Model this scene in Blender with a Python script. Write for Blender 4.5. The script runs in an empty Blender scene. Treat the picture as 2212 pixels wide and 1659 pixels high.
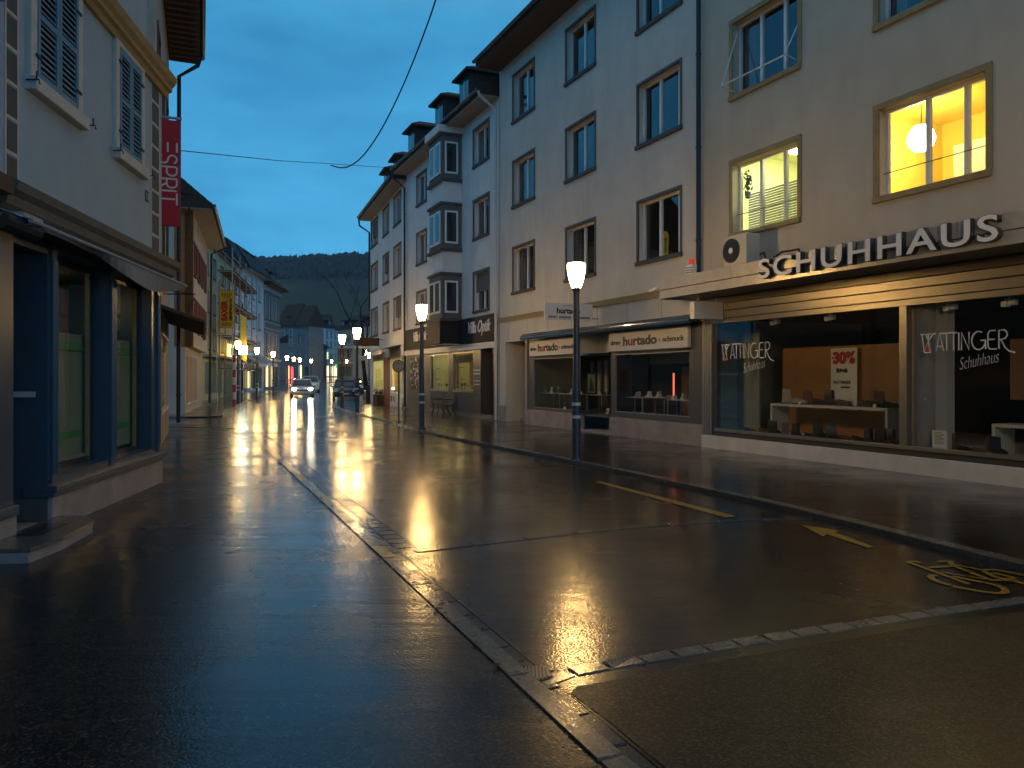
import bpy, bmesh, math, random
from mathutils import Vector, Matrix
R = math.radians
random.seed(7)
sc = bpy.context.scene
COL = sc.collection
# ------------------------------------------------------------------ camera
H, FPX, CX, HY = 1.65, 1664.0, 1106.0, 815.0      # eye height, focal length and horizon measured on the photograph
cam = bpy.data.cameras.new('camera'); co = bpy.data.objects.new('camera', cam); COL.objects.link(co)
co.location = (0, 0, H); co.rotation_euler = (R(90), 0, 0)
cam.sensor_width = 36; cam.lens = 36 * FPX / 2212; cam.shift_y = -14.5 / 2212
cam.clip_start = .05; cam.clip_end = 6000
sc.camera = co
# ------------------------------------------------------------------ dusk sky
SKY_K = 1.42
w = bpy.data.worlds.new('World'); sc.world = w; w.use_nodes = True
nt = w.node_tree; nt.nodes.clear()
def N(nt, t, **k):
    n = nt.nodes.new(t)
    for a, v in k.items(): setattr(n, a, v)
    return n
wo = N(nt, 'ShaderNodeOutputWorld'); bg = N(nt, 'ShaderNodeBackground'); tc = N(nt, 'ShaderNodeTexCoord')
sp = N(nt, 'ShaderNodeSeparateXYZ'); rp = N(nt, 'ShaderNodeValToRGB')
nt.links.new(tc.outputs['Generated'], sp.inputs[0]); nt.links.new(sp.outputs['Z'], rp.inputs[0])
e = rp.color_ramp.elements
e[0].position = 0.0; e[0].color = (.042, .300, .58, 1)
e[1].position = .16; e[1].color = (.052, .325, .63, 1)
for p_, c_ in ((.42, (.036, .245, .48, 1)), (.60, (.12, .18, .25, 1)), (1.0, (.23, .25, .28, 1))):
    x = e.new(p_); x.color = c_
nz = N(nt, 'ShaderNodeTexNoise'); nz.inputs['Scale'].default_value = 2.6; nz.inputs['Detail'].default_value = 6; nz.inputs['Roughness'].default_value = .55
mp = N(nt, 'ShaderNodeMapping'); mp.inputs['Scale'].default_value = (1, 1, 3.2); mp.inputs['Rotation'].default_value = (.1, .25, 0)
nt.links.new(tc.outputs['Generated'], mp.inputs[0]); nt.links.new(mp.outputs[0], nz.inputs[0])
r2 = N(nt, 'ShaderNodeValToRGB'); r2.color_ramp.elements[0].position = .34; r2.color_ramp.elements[0].color = (.60, .67, .74, 1)
r2.color_ramp.elements[1].position = .66; r2.color_ramp.elements[1].color = (1.32, 1.18, 1.08, 1)
nt.links.new(nz.outputs[0], r2.inputs[0])
mx = N(nt, 'ShaderNodeMix', data_type='RGBA', blend_type='MULTIPLY'); mx.inputs[0].default_value = 1
nt.links.new(rp.outputs[0], mx.inputs[6]); nt.links.new(r2.outputs[0], mx.inputs[7])
nt.links.new(mx.outputs[2], bg.inputs[0]); bg.inputs[1].default_value = SKY_K
nt.links.new(bg.outputs[0], wo.inputs[0])
sc.view_settings.view_transform = 'Standard'; sc.view_settings.look = 'None'
sc.view_settings.exposure = 0; sc.view_settings.gamma = 1
cy = sc.cycles
cy.use_denoising = True; cy.use_light_tree = True
cy.max_bounces = 8; cy.diffuse_bounces = 3; cy.glossy_bounces = 4; cy.transparent_max_bounces = 12
cy.sample_clamp_indirect = 6; cy.sample_clamp_direct = 0; cy.caustics_reflective = False; cy.caustics_refractive = False
LAMP = 106.0

# ------------------------------------------------------------------ materials
MATS = {}
def mat(name, col, rough=.7, bump=0, bscale=60, var=0, vscale=3, spec=.5, metal=0, emit=None, es=0, streak=0, coat=0):
    if name in MATS: return MATS[name]
    m = bpy.data.materials.new(name); m.use_nodes = True; nt = m.node_tree
    b = nt.nodes['Principled BSDF']
    b.inputs['Base Color'].default_value = (*col, 1); b.inputs['Roughness'].default_value = rough
    b.inputs['Metallic'].default_value = metal; b.inputs['Specular IOR Level'].default_value = spec
    if coat: b.inputs['Coat Weight'].default_value = coat; b.inputs['Coat Roughness'].default_value = .05
    tc = N(nt, 'ShaderNodeTexCoord')
    src = None
    if var:
        n = N(nt, 'ShaderNodeTexNoise'); n.inputs['Scale'].default_value = vscale; n.inputs['Detail'].default_value = 7; n.inputs['Roughness'].default_value = .6
        nt.links.new(tc.outputs['Object'], n.inputs[0])
        r = N(nt, 'ShaderNodeMapRange'); r.inputs[1].default_value = .3; r.inputs[2].default_value = .7
        r.inputs[3].default_value = 1 - var; r.inputs[4].default_value = 1 + var
        nt.links.new(n.outputs[0], r.inputs[0]); src = r.outputs[0]
    if streak:
        mp = N(nt, 'ShaderNodeMapping'); mp.inputs['Scale'].default_value = (5, 5, .35)
        n = N(nt, 'ShaderNodeTexNoise'); n.inputs['Scale'].default_value = 1.0; n.inputs['Detail'].default_value = 5
        mp.inputs['Scale'].default_value = (2.2, 2.2, .4); nt.links.new(tc.outputs['Object'], mp.inputs[0]); nt.links.new(mp.outputs[0], n.inputs[0])
        r = N(nt, 'ShaderNodeMapRange'); r.inputs[1].default_value = .45; r.inputs[2].default_value = .8
        r.inputs[3].default_value = 1; r.inputs[4].default_value = 1 - streak
        nt.links.new(n.outputs[0], r.inputs[0])
        if src is not None:
            mm = N(nt, 'ShaderNodeMath', operation='MULTIPLY'); nt.links.new(src, mm.inputs[0]); nt.links.new(r.outputs[0], mm.inputs[1]); src = mm.outputs[0]
        else: src = r.outputs[0]
    if src is not None:
        v = N(nt, 'ShaderNodeVectorMath', operation='SCALE'); v.inputs[0].default_value = col
        nt.links.new(src, v.inputs['Scale']); nt.links.new(v.outputs[0], b.inputs['Base Color'])
    if bump:
        n = N(nt, 'ShaderNodeTexNoise'); n.inputs['Scale'].default_value = bscale; n.inputs['Detail'].default_value = 4
        nt.links.new(tc.outputs['Object'], n.inputs[0])
        bp = N(nt, 'ShaderNodeBump'); bp.inputs['Strength'].default_value = bump; bp.inputs['Distance'].default_value = .02
        nt.links.new(n.outputs[0], bp.inputs['Height']); nt.links.new(bp.outputs[0], b.inputs['Normal'])
    if emit:
        b.inputs['Emission Color'].default_value = (*emit, 1); b.inputs['Emission Strength'].default_value = es
    MATS[name] = m
    return m
def glass_mat(name, tint=(.85, .88, .88), refl=.06, rough=.015, k=1.05):
    m = bpy.data.materials.new(name); m.use_nodes = True; nt = m.node_tree; nt.nodes.clear()
    o = N(nt, 'ShaderNodeOutputMaterial'); mxs = N(nt, 'ShaderNodeMixShader'); t = N(nt, 'ShaderNodeBsdfTransparent'); g = N(nt, 'ShaderNodeBsdfGlossy')
    t.inputs[0].default_value = (*tint, 1); g.inputs['Roughness'].default_value = rough; g.inputs[0].default_value = (.95, .97, 1, 1)
    # reflectance by the angle to the pane, the same from either side of it
    ge = N(nt, 'ShaderNodeNewGeometry'); dp = N(nt, 'ShaderNodeVectorMath', operation='DOT_PRODUCT'); nt.links.new(ge.outputs['Incoming'], dp.inputs[0]); nt.links.new(ge.outputs['Normal'], dp.inputs[1])
    ab = N(nt, 'ShaderNodeMath', operation='ABSOLUTE'); nt.links.new(dp.outputs['Value'], ab.inputs[0])
    sb = N(nt, 'ShaderNodeMath', operation='SUBTRACT'); sb.inputs[0].default_value = 1; nt.links.new(ab.outputs[0], sb.inputs[1])
    lw = N(nt, 'ShaderNodeMath', operation='POWER'); lw.inputs[1].default_value = 4.2; nt.links.new(sb.outputs[0], lw.inputs[0])
    tc = N(nt, 'ShaderNodeTexCoord'); n = N(nt, 'ShaderNodeTexNoise'); n.inputs['Scale'].default_value = 1.3
    nt.links.new(tc.outputs['Object'], n.inputs[0])
    bp = N(nt, 'ShaderNodeBump'); bp.inputs['Strength'].default_value = .03; bp.inputs['Distance'].default_value = .03
    nt.links.new(n.outputs[0], bp.inputs['Height']); nt.links.new(bp.outputs[0], g.inputs['Normal'])
    a = N(nt, 'ShaderNodeMath', operation='MULTIPLY_ADD'); a.inputs[1].default_value = k; a.inputs[2].default_value = refl; a.use_clamp = True
    nt.links.new(lw.outputs[0], a.inputs[0]); nt.links.new(a.outputs[0], mxs.inputs[0])
    nt.links.new(t.outputs[0], mxs.inputs[1]); nt.links.new(g.outputs[0], mxs.inputs[2]); nt.links.new(mxs.outputs[0], o.inputs[0])
    MATS[name] = m; return m
def wet_mat(name, col, r_lo, r_hi, bump=.35, puddle=1.0, var=.25, ripple=0, film=.8, speck=2.2):
    m = bpy.data.materials.new(name); m.use_nodes = True; nt = m.node_tree; b = nt.nodes['Principled BSDF']; L = nt.links
    tc = N(nt, 'ShaderNodeTexCoord')
    n1 = N(nt, 'ShaderNodeTexNoise'); n1.inputs['Scale'].default_value = .55; n1.inputs['Detail'].default_value = 5; n1.inputs['Roughness'].default_value = .62
    L.new(tc.outputs['Object'], n1.inputs[0])
    rr = N(nt, 'ShaderNodeMapRange'); rr.inputs[1].default_value = .30; rr.inputs[2].default_value = .70; rr.inputs[3].default_value = r_lo; rr.inputs[4].default_value = r_hi
    L.new(n1.outputs[0], rr.inputs[0]); L.new(rr.outputs[0], b.inputs['Roughness'])
    n2 = N(nt, 'ShaderNodeTexNoise'); n2.inputs['Scale'].default_value = 9; n2.inputs['Detail'].default_value = 8; n2.inputs['Roughness'].default_value = .7
    L.new(tc.outputs['Object'], n2.inputs[0])
    vr = N(nt, 'ShaderNodeMapRange'); vr.inputs[1].default_value = .3; vr.inputs[2].default_value = .7; vr.inputs[3].default_value = 1 - var; vr.inputs[4].default_value = 1 + var
    L.new(n2.outputs[0], vr.inputs[0])
    v = N(nt, 'ShaderNodeVectorMath', operation='SCALE'); v.inputs[0].default_value = col
    L.new(vr.outputs[0], v.inputs['Scale'])
    ns = N(nt, 'ShaderNodeTexVoronoi'); ns.inputs['Scale'].default_value = 95; L.new(tc.outputs['Object'], ns.inputs[0])
    sb_ = N(nt, 'ShaderNodeSeparateColor'); L.new(ns.outputs['Color'], sb_.inputs[0])
    st_ = N(nt, 'ShaderNodeMapRange'); st_.inputs[1].default_value = .55; st_.inputs[2].default_value = 1; st_.inputs[3].default_value = .75; st_.inputs[4].default_value = 1 + speck; L.new(sb_.outputs[0], st_.inputs[0])
    v2 = N(nt, 'ShaderNodeVectorMath', operation='SCALE'); L.new(v.outputs[0], v2.inputs[0]); L.new(st_.outputs[0], v2.inputs['Scale']); L.new(v2.outputs[0], b.inputs['Base Color'])
    n3 = N(nt, 'ShaderNodeTexVoronoi'); n3.inputs['Scale'].default_value = 60
    L.new(tc.outputs['Object'], n3.inputs[0])
    n4 = N(nt, 'ShaderNodeTexNoise'); n4.inputs['Scale'].default_value = 3.0; n4.inputs['Detail'].default_value = 9; n4.inputs['Roughness'].default_value = .72
    L.new(tc.outputs['Object'], n4.inputs[0])
    # the aggregate stands proud where it is not flooded
    br = N(nt, 'ShaderNodeMapRange'); br.inputs[1].default_value = .38; br.inputs[2].default_value = .60; br.inputs[3].default_value = bump * (1 - puddle); br.inputs[4].default_value = bump
    L.new(n1.outputs[0], br.inputs[0])
    b1 = N(nt, 'ShaderNodeBump'); b1.inputs['Distance'].default_value = .0018; L.new(n3.outputs['Distance'], b1.inputs['Height']); L.new(br.outputs[0], b1.inputs['Strength'])
    b2 = N(nt, 'ShaderNodeBump'); b2.inputs['Distance'].default_value = .0022; b2.inputs['Strength'].default_value = .16
    L.new(n4.outputs[0], b2.inputs['Height']); L.new(b1.outputs[0], b2.inputs['Normal'])
    last = b2
    if ripple:
        mp = N(nt, 'ShaderNodeMapping'); mp.inputs['Rotation'].default_value = (0, 0, -.08); mp.inputs['Scale'].default_value = (.7, 4.5, 1)
        n5 = N(nt, 'ShaderNodeTexNoise'); n5.inputs['Scale'].default_value = 1.0; n5.inputs['Detail'].default_value = 3
        L.new(tc.outputs['Object'], mp.inputs[0]); L.new(mp.outputs[0], n5.inputs[0])
        b3 = N(nt, 'ShaderNodeBump'); b3.inputs['Distance'].default_value = .02; b3.inputs['Strength'].default_value = ripple
        L.new(n5.outputs[0], b3.inputs['Height']); L.new(b2.outputs[0], b3.inputs['Normal']); last = b3
    L.new(last.outputs[0], b.inputs['Normal'])
    b.inputs['Specular IOR Level'].default_value = .22
    # a thin film of rain water over the rough stone
    cw = N(nt, 'ShaderNodeMapRange'); cw.inputs[1].default_value = .36; cw.inputs[2].default_value = .64; cw.inputs[3].default_value = film; cw.inputs[4].default_value = film * .35
    L.new(n1.outputs[0], cw.inputs[0]); L.new(cw.outputs[0], b.inputs['Coat Weight']); b.inputs['Coat Roughness'].default_value = .09; b.inputs['Coat IOR'].default_value = 1.33
    bc = N(nt, 'ShaderNodeBump'); bc.inputs['Distance'].default_value = .0017; bc.inputs['Strength'].default_value = .5
    nc = N(nt, 'ShaderNodeTexNoise'); nc.inputs['Scale'].default_value = 34; nc.inputs['Detail'].default_value = 2; nc.inputs['Roughness'].default_value = .7
    L.new(tc.outputs['Object'], nc.inputs[0]); L.new(nc.outputs[0], bc.inputs['Height']); L.new(last.outputs[0], bc.inputs['Normal'])
    L.new(bc.outputs[0], b.inputs['Coat Normal'])
    MATS[name] = m; return m

wet_mat('road_asphalt', (.011, .010, .0095), .15, .30, .5, .6, ripple=.16, speck=4)
wet_mat('path_asphalt', (.013, .0125, .012), .19, .34, .5, .6, ripple=.19, film=.45, speck=4)
wet_mat('table_asphalt', (.010, .0075, .0055), .40, .58, .8, .25, film=.10, speck=5)
wet_mat('kerb_stone', (.13, .12, .105), .16, .38, .4, .5, speck=.35)
wet_mat('gutter_stone', (.045, .045, .045), .13, .34, .4, .6, speck=.35)
wet_mat('kerb_yellow', (.60, .40, .05), .22, .45, .3, .3, speck=.2)
wet_mat('yellow_paint', (.32, .205, .03), .22, .45, .3, .3, speck=.2)
wet_mat('joint_black', (.006, .006, .006), .2, .4, .3, .5)
mat('plaster_cream', (.66, .61, .54), .85, .35, 55, .08, 1.2, .2, streak=.10)
mat('plaster_sand', (.57, .50, .40), .85, .4, 60, .08, 1.1, .2, streak=.10)
mat('plaster_white', (.74, .73, .72), .85, .25, 50, .06, 1.2, .2, streak=.10)
mat('plaster_blue', (.35, .45, .52), .9, .45, 70, .06, 2, .2, streak=.05)
mat('plaster_yellow', (.62, .52, .30), .85, .3, 60, .08, 2, .2)
mat('plaster_beige', (.50, .42, .34), .85, .3, 50, .1, 2, .2, streak=.15)
mat('plaster_grey', (.26, .25, .25), .85, .3, 50, .12, 2, .2, streak=.2)
mat('timber_orange', (.42, .17, .06), .7, .3, 20, .15, 4, .3)
mat('shutter_red', (.26, .075, .045), .6, .1, 30, .1, 4, .3)
mat('shutter_blue', (.13, .25, .34), .45, .1, 30, .08, 4, .4)
mat('stone_trim', (.135, .135, .125), .8, .3, 40, .12, 5, .3)
mat('stone_dark', (.09, .09, .09), .75, .3, 40, .15, 5, .3)
mat('stone_ochre', (.34, .26, .13), .8, .3, 30, .15, 5, .3)
mat('stone_white', (.55, .52, .48), .8, .3, 30, .1, 5, .3)
mat('plinth_stone', (.36, .31, .30), .8, .4, 60, .15, 3, .3, streak=.2)
mat('plinth_white', (.66, .63, .60), .8, .4, 50, .08, 3, .3, streak=.15)
mat('frame_white', (.78, .78, .78), .4, 0, 1, .03, 3, .5)
mat('frame_dark', (.03, .03, .032), .35, 0, 1, .05, 3, .5)
mat('shop_blue', (.050, .085, .125), .28, .12, 30, .1, 3, .6)
mat('shop_grey', (.085, .082, .08), .4, .1, 30, .08, 3, .5)
mat('anodised', (.34, .30, .24), .38, .05, 60, .06, 6, .6, metal=.75)
mat('anodised_dark', (.13, .11, .085), .35, .05, 60, .06, 6, .6, metal=.6)
mat('fascia_metal', (.50, .47, .41), .32, .15, 14, .12, 5, .6, metal=.35, streak=.15)
mat('soffit', (.30, .27, .22), .55, .1, 30, .1, 3, .4)
mat('roof_tile', (.055, .038, .030), .75, .6, 14, .3, 8, .3)
mat('roof_dark', (.022, .020, .022), .7, .5, 14, .3, 8, .3)
mat('soffit_wood', (.34, .30, .26), .8, .2, 20, .1, 4, .3)
mat('soffit_brown', (.10, .065, .045), .8, .4, 12, .2, 4, .3)
mat('pipe_white', (.62, .60, .58), .4, 0, 1, .05, 4, .5)
mat('pipe_dark', (.022, .022, .024), .4, 0, 1, .1, 4, .5)
mat('metal_grey', (.10, .10, .105), .38, .05, 50, .1, 6, .5, metal=.5)
mat('metal_galv', (.34, .35, .36), .45, .1, 30, .15, 8, .5, metal=.6)
mat('black', (.012, .012, .012), .5, 0, 1, .1, 3, .5)
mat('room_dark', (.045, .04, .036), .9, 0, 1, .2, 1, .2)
mat('curtain', (.42, .42, .40), .95, .2, 20, .12, 6, .1)
mat('curtain_dim', (.16, .16, .16), .95, .2, 20, .12, 6, .1)
mat('fascia_dark', (.022, .022, .028), .65, .05, 30, .1, 3, .2)
mat('sign_white', (.74, .72, .67), .5, 0, 1, .03, 3, .4)
mat('letter_white', (.80, .80, .82), .45, 0, 1, .03, 8, .4)
mat('letter_black', (.02, .018, .018), .5)
mat('letter_red', (.45, .02, .02), .5)
mat('sign_red', (.52, .012, .018), .45, 0, 1, .06, 2, .4)
mat('banner_yellow', (.72, .52, .03), .7, .1, 20, .06, 4, .3)
mat('orange_letters', (.42, .03, .01), .6)
mat('wood_panel', (.33, .17, .065), .5, .1, 10, .15, 2, .4)
mat('room_white', (.62, .60, .54), .8, .1, 20, .05, 2, .2)
mat('partition_grey', (.27, .28, .23), .8, .1, 20, .08, 2, .2)
mat('room_yellow', (.92, .72, .15), .9, 0, 1, .03, 1, .1)
mat('room_lime', (.86, .88, .52), .9, 0, 1, .03, 1, .1)
mat('leather_black', (.022, .018, .016), .38, .2, 40, .3, 20, .5)
mat('leather_brown', (.13, .06, .03), .4, .2, 40, .3, 20, .5)
mat('fleece', (.42, .36, .30), .9, .6, 60, .3, 20, .1)
mat('table_white', (.56, .52, .45), .5, 0, 1, .03, 3, .4)
mat('paper', (.74, .73, .70), .7, 0, 1, .02, 3, .2)
mat('film_green', (.04, .24, .05), .6)
mat('awning_blue', (.22, .28, .36), .7, .1, 20, .08, 3, .2)
mat('film_grey', (.17, .23, .16), .7, 0, 1, .1, 1, .2)
mat('red_paint', (.50, .045, .03), .45, 0, 1, .1, 5, .4)
mat('white_paint', (.72, .70, .66), .45, 0, 1, .1, 5, .4)
mat('soil_wood', (.10, .055, .03), .8, .3, 20, .2, 5, .2)
mat('leaf', (.05, .09, .03), .7, .2, 40, .3, 9, .3)
mat('bark', (.035, .028, .022), .9, .4, 20, .2, 5, .1)
mat('tyre', (.012, .012, .012), .7)
mat('car_silver', (.45, .48, .52), .28, 0, 1, .02, 3, .5, metal=.5, coat=1)
mat('car_white', (.62, .64, .68), .28, 0, 1, .02, 3, .5, coat=1)
mat('car_blue', (.020, .035, .065), .22, 0, 1, .02, 3, .5, metal=.2, coat=1)
mat('car_glass', (.02, .025, .03), .06, spec=.8)
mat('chrome', (.6, .6, .6), .15, metal=1)
mat('lamp_glow', (1, .9, .7), .4, emit=(1, .60, .21), es=LAMP)
mat('lamp_far', (1, .9, .7), .4, emit=(1, .62, .26), es=LAMP * .9)
mat('head_glow', (1, 1, 1), .4, emit=(1, .88, .62), es=300)
mat('sign_glow', (1, 1, 1), .4, emit=(.78, 1, .86), es=26)
mat('bulb_warm', (1, 1, 1), .4, emit=(1, .84, .42), es=54)
mat('bulb_lime', (1, 1, 1), .4, emit=(1, .97, .62), es=26)
mat('bulb_shop', (1, 1, 1), .4, emit=(1, .86, .42), es=14)
mat('pane_warm', (1, 1, 1), .4, emit=(1, .72, .22), es=1.6)
mat('pane_bright', (1, 1, 1), .4, emit=(1, .80, .36), es=3.2)
mat('pane_red', (1, 1, 1), .4, emit=(1, .05, .07), es=2.2)
mat('pane_orange', (1, 1, 1), .4, emit=(1, .38, .03), es=3.0)
mat('strip_reflection', (1, 1, 1), .4, emit=(1, .10, .03), es=1.3)
mat('pane_green', (1, 1, 1), .4, emit=(.05, .7, .2), es=.7)
mat('pane_lime', (1, 1, 1), .4, emit=(.8, .95, .35), es=1.0)
mat('beacon_red', (.8, .03, .01), .25, emit=(1, .05, .01), es=.35)
mat('hill_wood', (.050, .050, .046), .95, 0, 1, .5, .02, .05)
mat('hill_field', (.062, .090, .050), .95, 0, 1, .35, .01, .05)
wet_mat('puddle_water', (.006, .006, .006), .02, .05, .0, 0, ripple=.03, film=1, speck=0)
glass_mat('glass', refl=.11, k=.9); glass_mat('shop_glass', (.93, .94, .90), .035, k=.6)
def M(n): return MATS[n]

# ------------------------------------------------------------------ mesh helpers
class MB:
    def __init__(s): s.v = []; s.f = []; s.m = []; s.ms = []
    def mi(s, m):
        if m not in s.ms: s.ms.append(m)
        return s.ms.index(m)
    def face(s, pts, m='black'):
        i = len(s.v); s.v += [tuple(p) for p in pts]; s.f.append(tuple(range(i, i + len(pts)))); s.m.append(s.mi(m)); return s
    def add(s, vs, fs, m='black'):
        i = len(s.v); s.v += [tuple(p) for p in vs]; k = s.mi(m)
        for f in fs: s.f.append(tuple(i + a for a in f)); s.m.append(k)
        return s
    def box(s, x0, x1, y0, y1, z0, z1, m='black'):
        if x0 > x1: x0, x1 = x1, x0
        if y0 > y1: y0, y1 = y1, y0
        if z0 > z1: z0, z1 = z1, z0
        vs = [(x, y, z) for z in (z0, z1) for y in (y0, y1) for x in (x0, x1)]
        return s.add(vs, [(0, 2, 3, 1), (4, 5, 7, 6), (0, 1, 5, 4), (2, 6, 7, 3), (0, 4, 6, 2), (1, 3, 7, 5)], m)
    def prism(s, poly, x0, x1, m='black', axis=0):
        """polygon of (a, b) extruded along an axis (0: poly=(y,z); 1: poly=(x,z); 2: poly=(x,y))"""
        def P(a, b, t): return (t, a, b) if axis == 0 else ((a, t, b) if axis == 1 else (a, b, t))
        n = len(poly); vs = [P(a, b, x0) for a, b in poly] + [P(a, b, x1) for a, b in poly]
        fs = [tuple(range(n))[::-1], tuple(range(n, 2 * n))] + [(i, (i + 1) % n, n + (i + 1) % n, n + i) for i in range(n)]
        return s.add(vs, fs, m)
    def tube(s, pts, r, m='black', n=8, caps=True):
        pts = [Vector(p) for p in pts]; rs = r if isinstance(r, (list, tuple)) else [r] * len(pts)
        rings = []
        up = Vector((0, 0, 1))
        for i, p in enumerate(pts):
            d = (pts[min(i + 1, len(pts) - 1)] - pts[max(i - 1, 0)]).normalized()
            a = d.cross(up)
            if a.length < 1e-3: a = d.cross(Vector((0, 1, 0)))
            a.normalize(); b = d.cross(a).normalized()
            rings.append([p + (a * math.cos(2 * math.pi * k / n) + b * math.sin(2 * math.pi * k / n)) * rs[i] for k in range(n)])
        vs = [v for r_ in rings for v in r_]; fs = []
        for i in range(len(pts) - 1):
            for k in range(n):
                fs.append((i * n + k, i * n + (k + 1) % n, (i + 1) * n + (k + 1) % n, (i + 1) * n + k))
        if caps: fs.append(tuple(range(n))[::-1]); fs.append(tuple(range((len(pts) - 1) * n, len(pts) * n)))
        return s.add(vs, fs, m)
    def lathe(s, prof, m='black', c=(0, 0, 0), n=20):
        vs = []; fs = []
        for r, z in prof:
            for k in range(n): vs.append((c[0] + r * math.cos(2 * math.pi * k / n), c[1] + r * math.sin(2 * math.pi * k / n), c[2] + z))
        for i in range(len(prof) - 1):
            for k in range(n): fs.append((i * n + k, i * n + (k + 1) % n, (i + 1) * n + (k + 1) % n, (i + 1) * n + k))
        fs.append(tuple(range(n))[::-1]); fs.append(tuple(range((len(prof) - 1) * n, len(prof) * n)))
        return s.add(vs, fs, m)
    def disc(s, c, r, t, m='black', axis='y', n=24):
        pts = [(r * math.cos(2 * math.pi * k / n), r * math.sin(2 * math.pi * k / n)) for k in range(n)]
        if axis == 'y': return s.prism([(c[0] + a, c[2] + b) for a, b in pts], c[1] - t / 2, c[1] + t / 2, m, 1)
        if axis == 'x': return s.prism([(c[1] + a, c[2] + b) for a, b in pts], c[0] - t / 2, c[0] + t / 2, m, 0)
        return s.prism([(c[0] + a, c[1] + b) for a, b in pts], c[2] - t / 2, c[2] + t / 2, m, 2)
    def loft(s, rings, m='black', caps=True):
        n = len(rings[0]); vs = [p for r_ in rings for p in r_]; fs = []
        for i in range(len(rings) - 1):
            for k in range(n): fs.append((i * n + k, i * n + (k + 1) % n, (i + 1) * n + (k + 1) % n, (i + 1) * n + k))
        if caps: fs.append(tuple(range(n))[::-1]); fs.append(tuple(range((len(rings) - 1) * n, len(rings) * n)))
        return s.add(vs, fs, m)
    def stroke(s, pts, wd, m='black', y=0, t=.004):
        """flat ribbon following points (x, z) in a vertical plane"""
        n = len(pts)
        L = []; Rr = []
        for i in range(n):
            a = Vector(pts[max(i - 1, 0)]); b = Vector(pts[min(i + 1, n - 1)]); d = (b - a)
            if d.length < 1e-9: d = Vector((1, 0))
            d.normalize(); q = Vector((-d.y, d.x)) * wd / 2; p = Vector(pts[i])
            L.append(p + q); Rr.append(p - q)
        for i in range(n - 1):
            s.prism([tuple(L[i]), tuple(Rr[i]), tuple(Rr[i + 1]), tuple(L[i + 1])], y - t, y, m, 1)
        return s
    def build(s, name, parent=None, loc=(0, 0, 0), rz=0, smooth=False, bevel=0):
        me = bpy.data.meshes.new(name); me.from_pydata(s.v, [], s.f)
        for m in s.ms: me.materials.append(MATS[m])
        me.polygons.foreach_set('material_index', s.m)
        bm = bmesh.new(); bm.from_mesh(me)
        bmesh.ops.recalc_face_normals(bm, faces=bm.faces)
        bm.to_mesh(me); bm.free()
        if smooth:
            me.polygons.foreach_set('use_smooth', [True] * len(me.polygons))
            me.set_sharp_from_angle(angle=R(40))
        me.update()
        o = bpy.data.objects.new(name, me); COL.objects.link(o)
        o.location = loc; o.rotation_euler = (0, 0, rz)
        if parent: o.parent = parent
        if bevel:
            md = o.modifiers.new('bevel', 'BEVEL'); md.width = bevel; md.segments = 2; md.limit_method = 'ANGLE'
        return o
def tag(o, label, cat, group=None, kind=None):
    o['label'] = label; o['category'] = cat
    if group: o['group'] = group
    if kind: o['kind'] = kind
    return o
def thing(name, label, cat, loc=(0, 0, 0), rz=0, group=None):
    o = bpy.data.objects.new(name, None); COL.objects.link(o); o.location = loc; o.rotation_euler = (0, 0, rz); o.empty_display_size = .3
    return tag(o, label, cat, group)
def structure(o): o['kind'] = 'structure'; return o
def copy_tree(o, parent=None):
    c = o.copy(); COL.objects.link(c); c.parent = parent
    for ch in o.children: copy_tree(ch, c)
    return c
def text(name, s, h, parent, x, y, z, m, ext=.01, sx=1.0, off=0.0, shear=0, rz=0, roll=0, align='LEFT', mats=None, space=1.0, track=0):
    """words as a mesh standing in the local xz plane, cap height h, facing -y"""
    cu = bpy.data.curves.new(name, 'FONT'); cu.body = s; cu.size = h / .70; cu.extrude = ext; cu.offset = off; cu.shear = shear
    cu.align_x = align; cu.space_character = space; cu.resolution_u = 4
    for k in (mats or [m]): cu.materials.append(MATS[k])
    if mats:
        for i, ch in enumerate(cu.body_format): ch.material_index = track[i] if i < len(track) else 0
    o = bpy.data.objects.new(name, cu); COL.objects.link(o)
    bpy.context.view_layer.update()
    me = bpy.data.meshes.new_from_object(o.evaluated_get(bpy.context.evaluated_depsgraph_get()))
    bpy.data.objects.remove(o); bpy.data.curves.remove(cu)
    me.transform(Matrix.Diagonal((sx, 1, 1, 1))); me.transform(Matrix.Rotation(R(90), 4, 'X'))
    if roll: me.transform(Matrix.Rotation(roll, 4, 'Y'))
    me.name = name
    n = bpy.data.objects.new(name, me); COL.objects.link(n); n.location = (x, y, z); n.rotation_euler = (0, 0, rz)
    if parent: n.parent = parent
    return n

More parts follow.
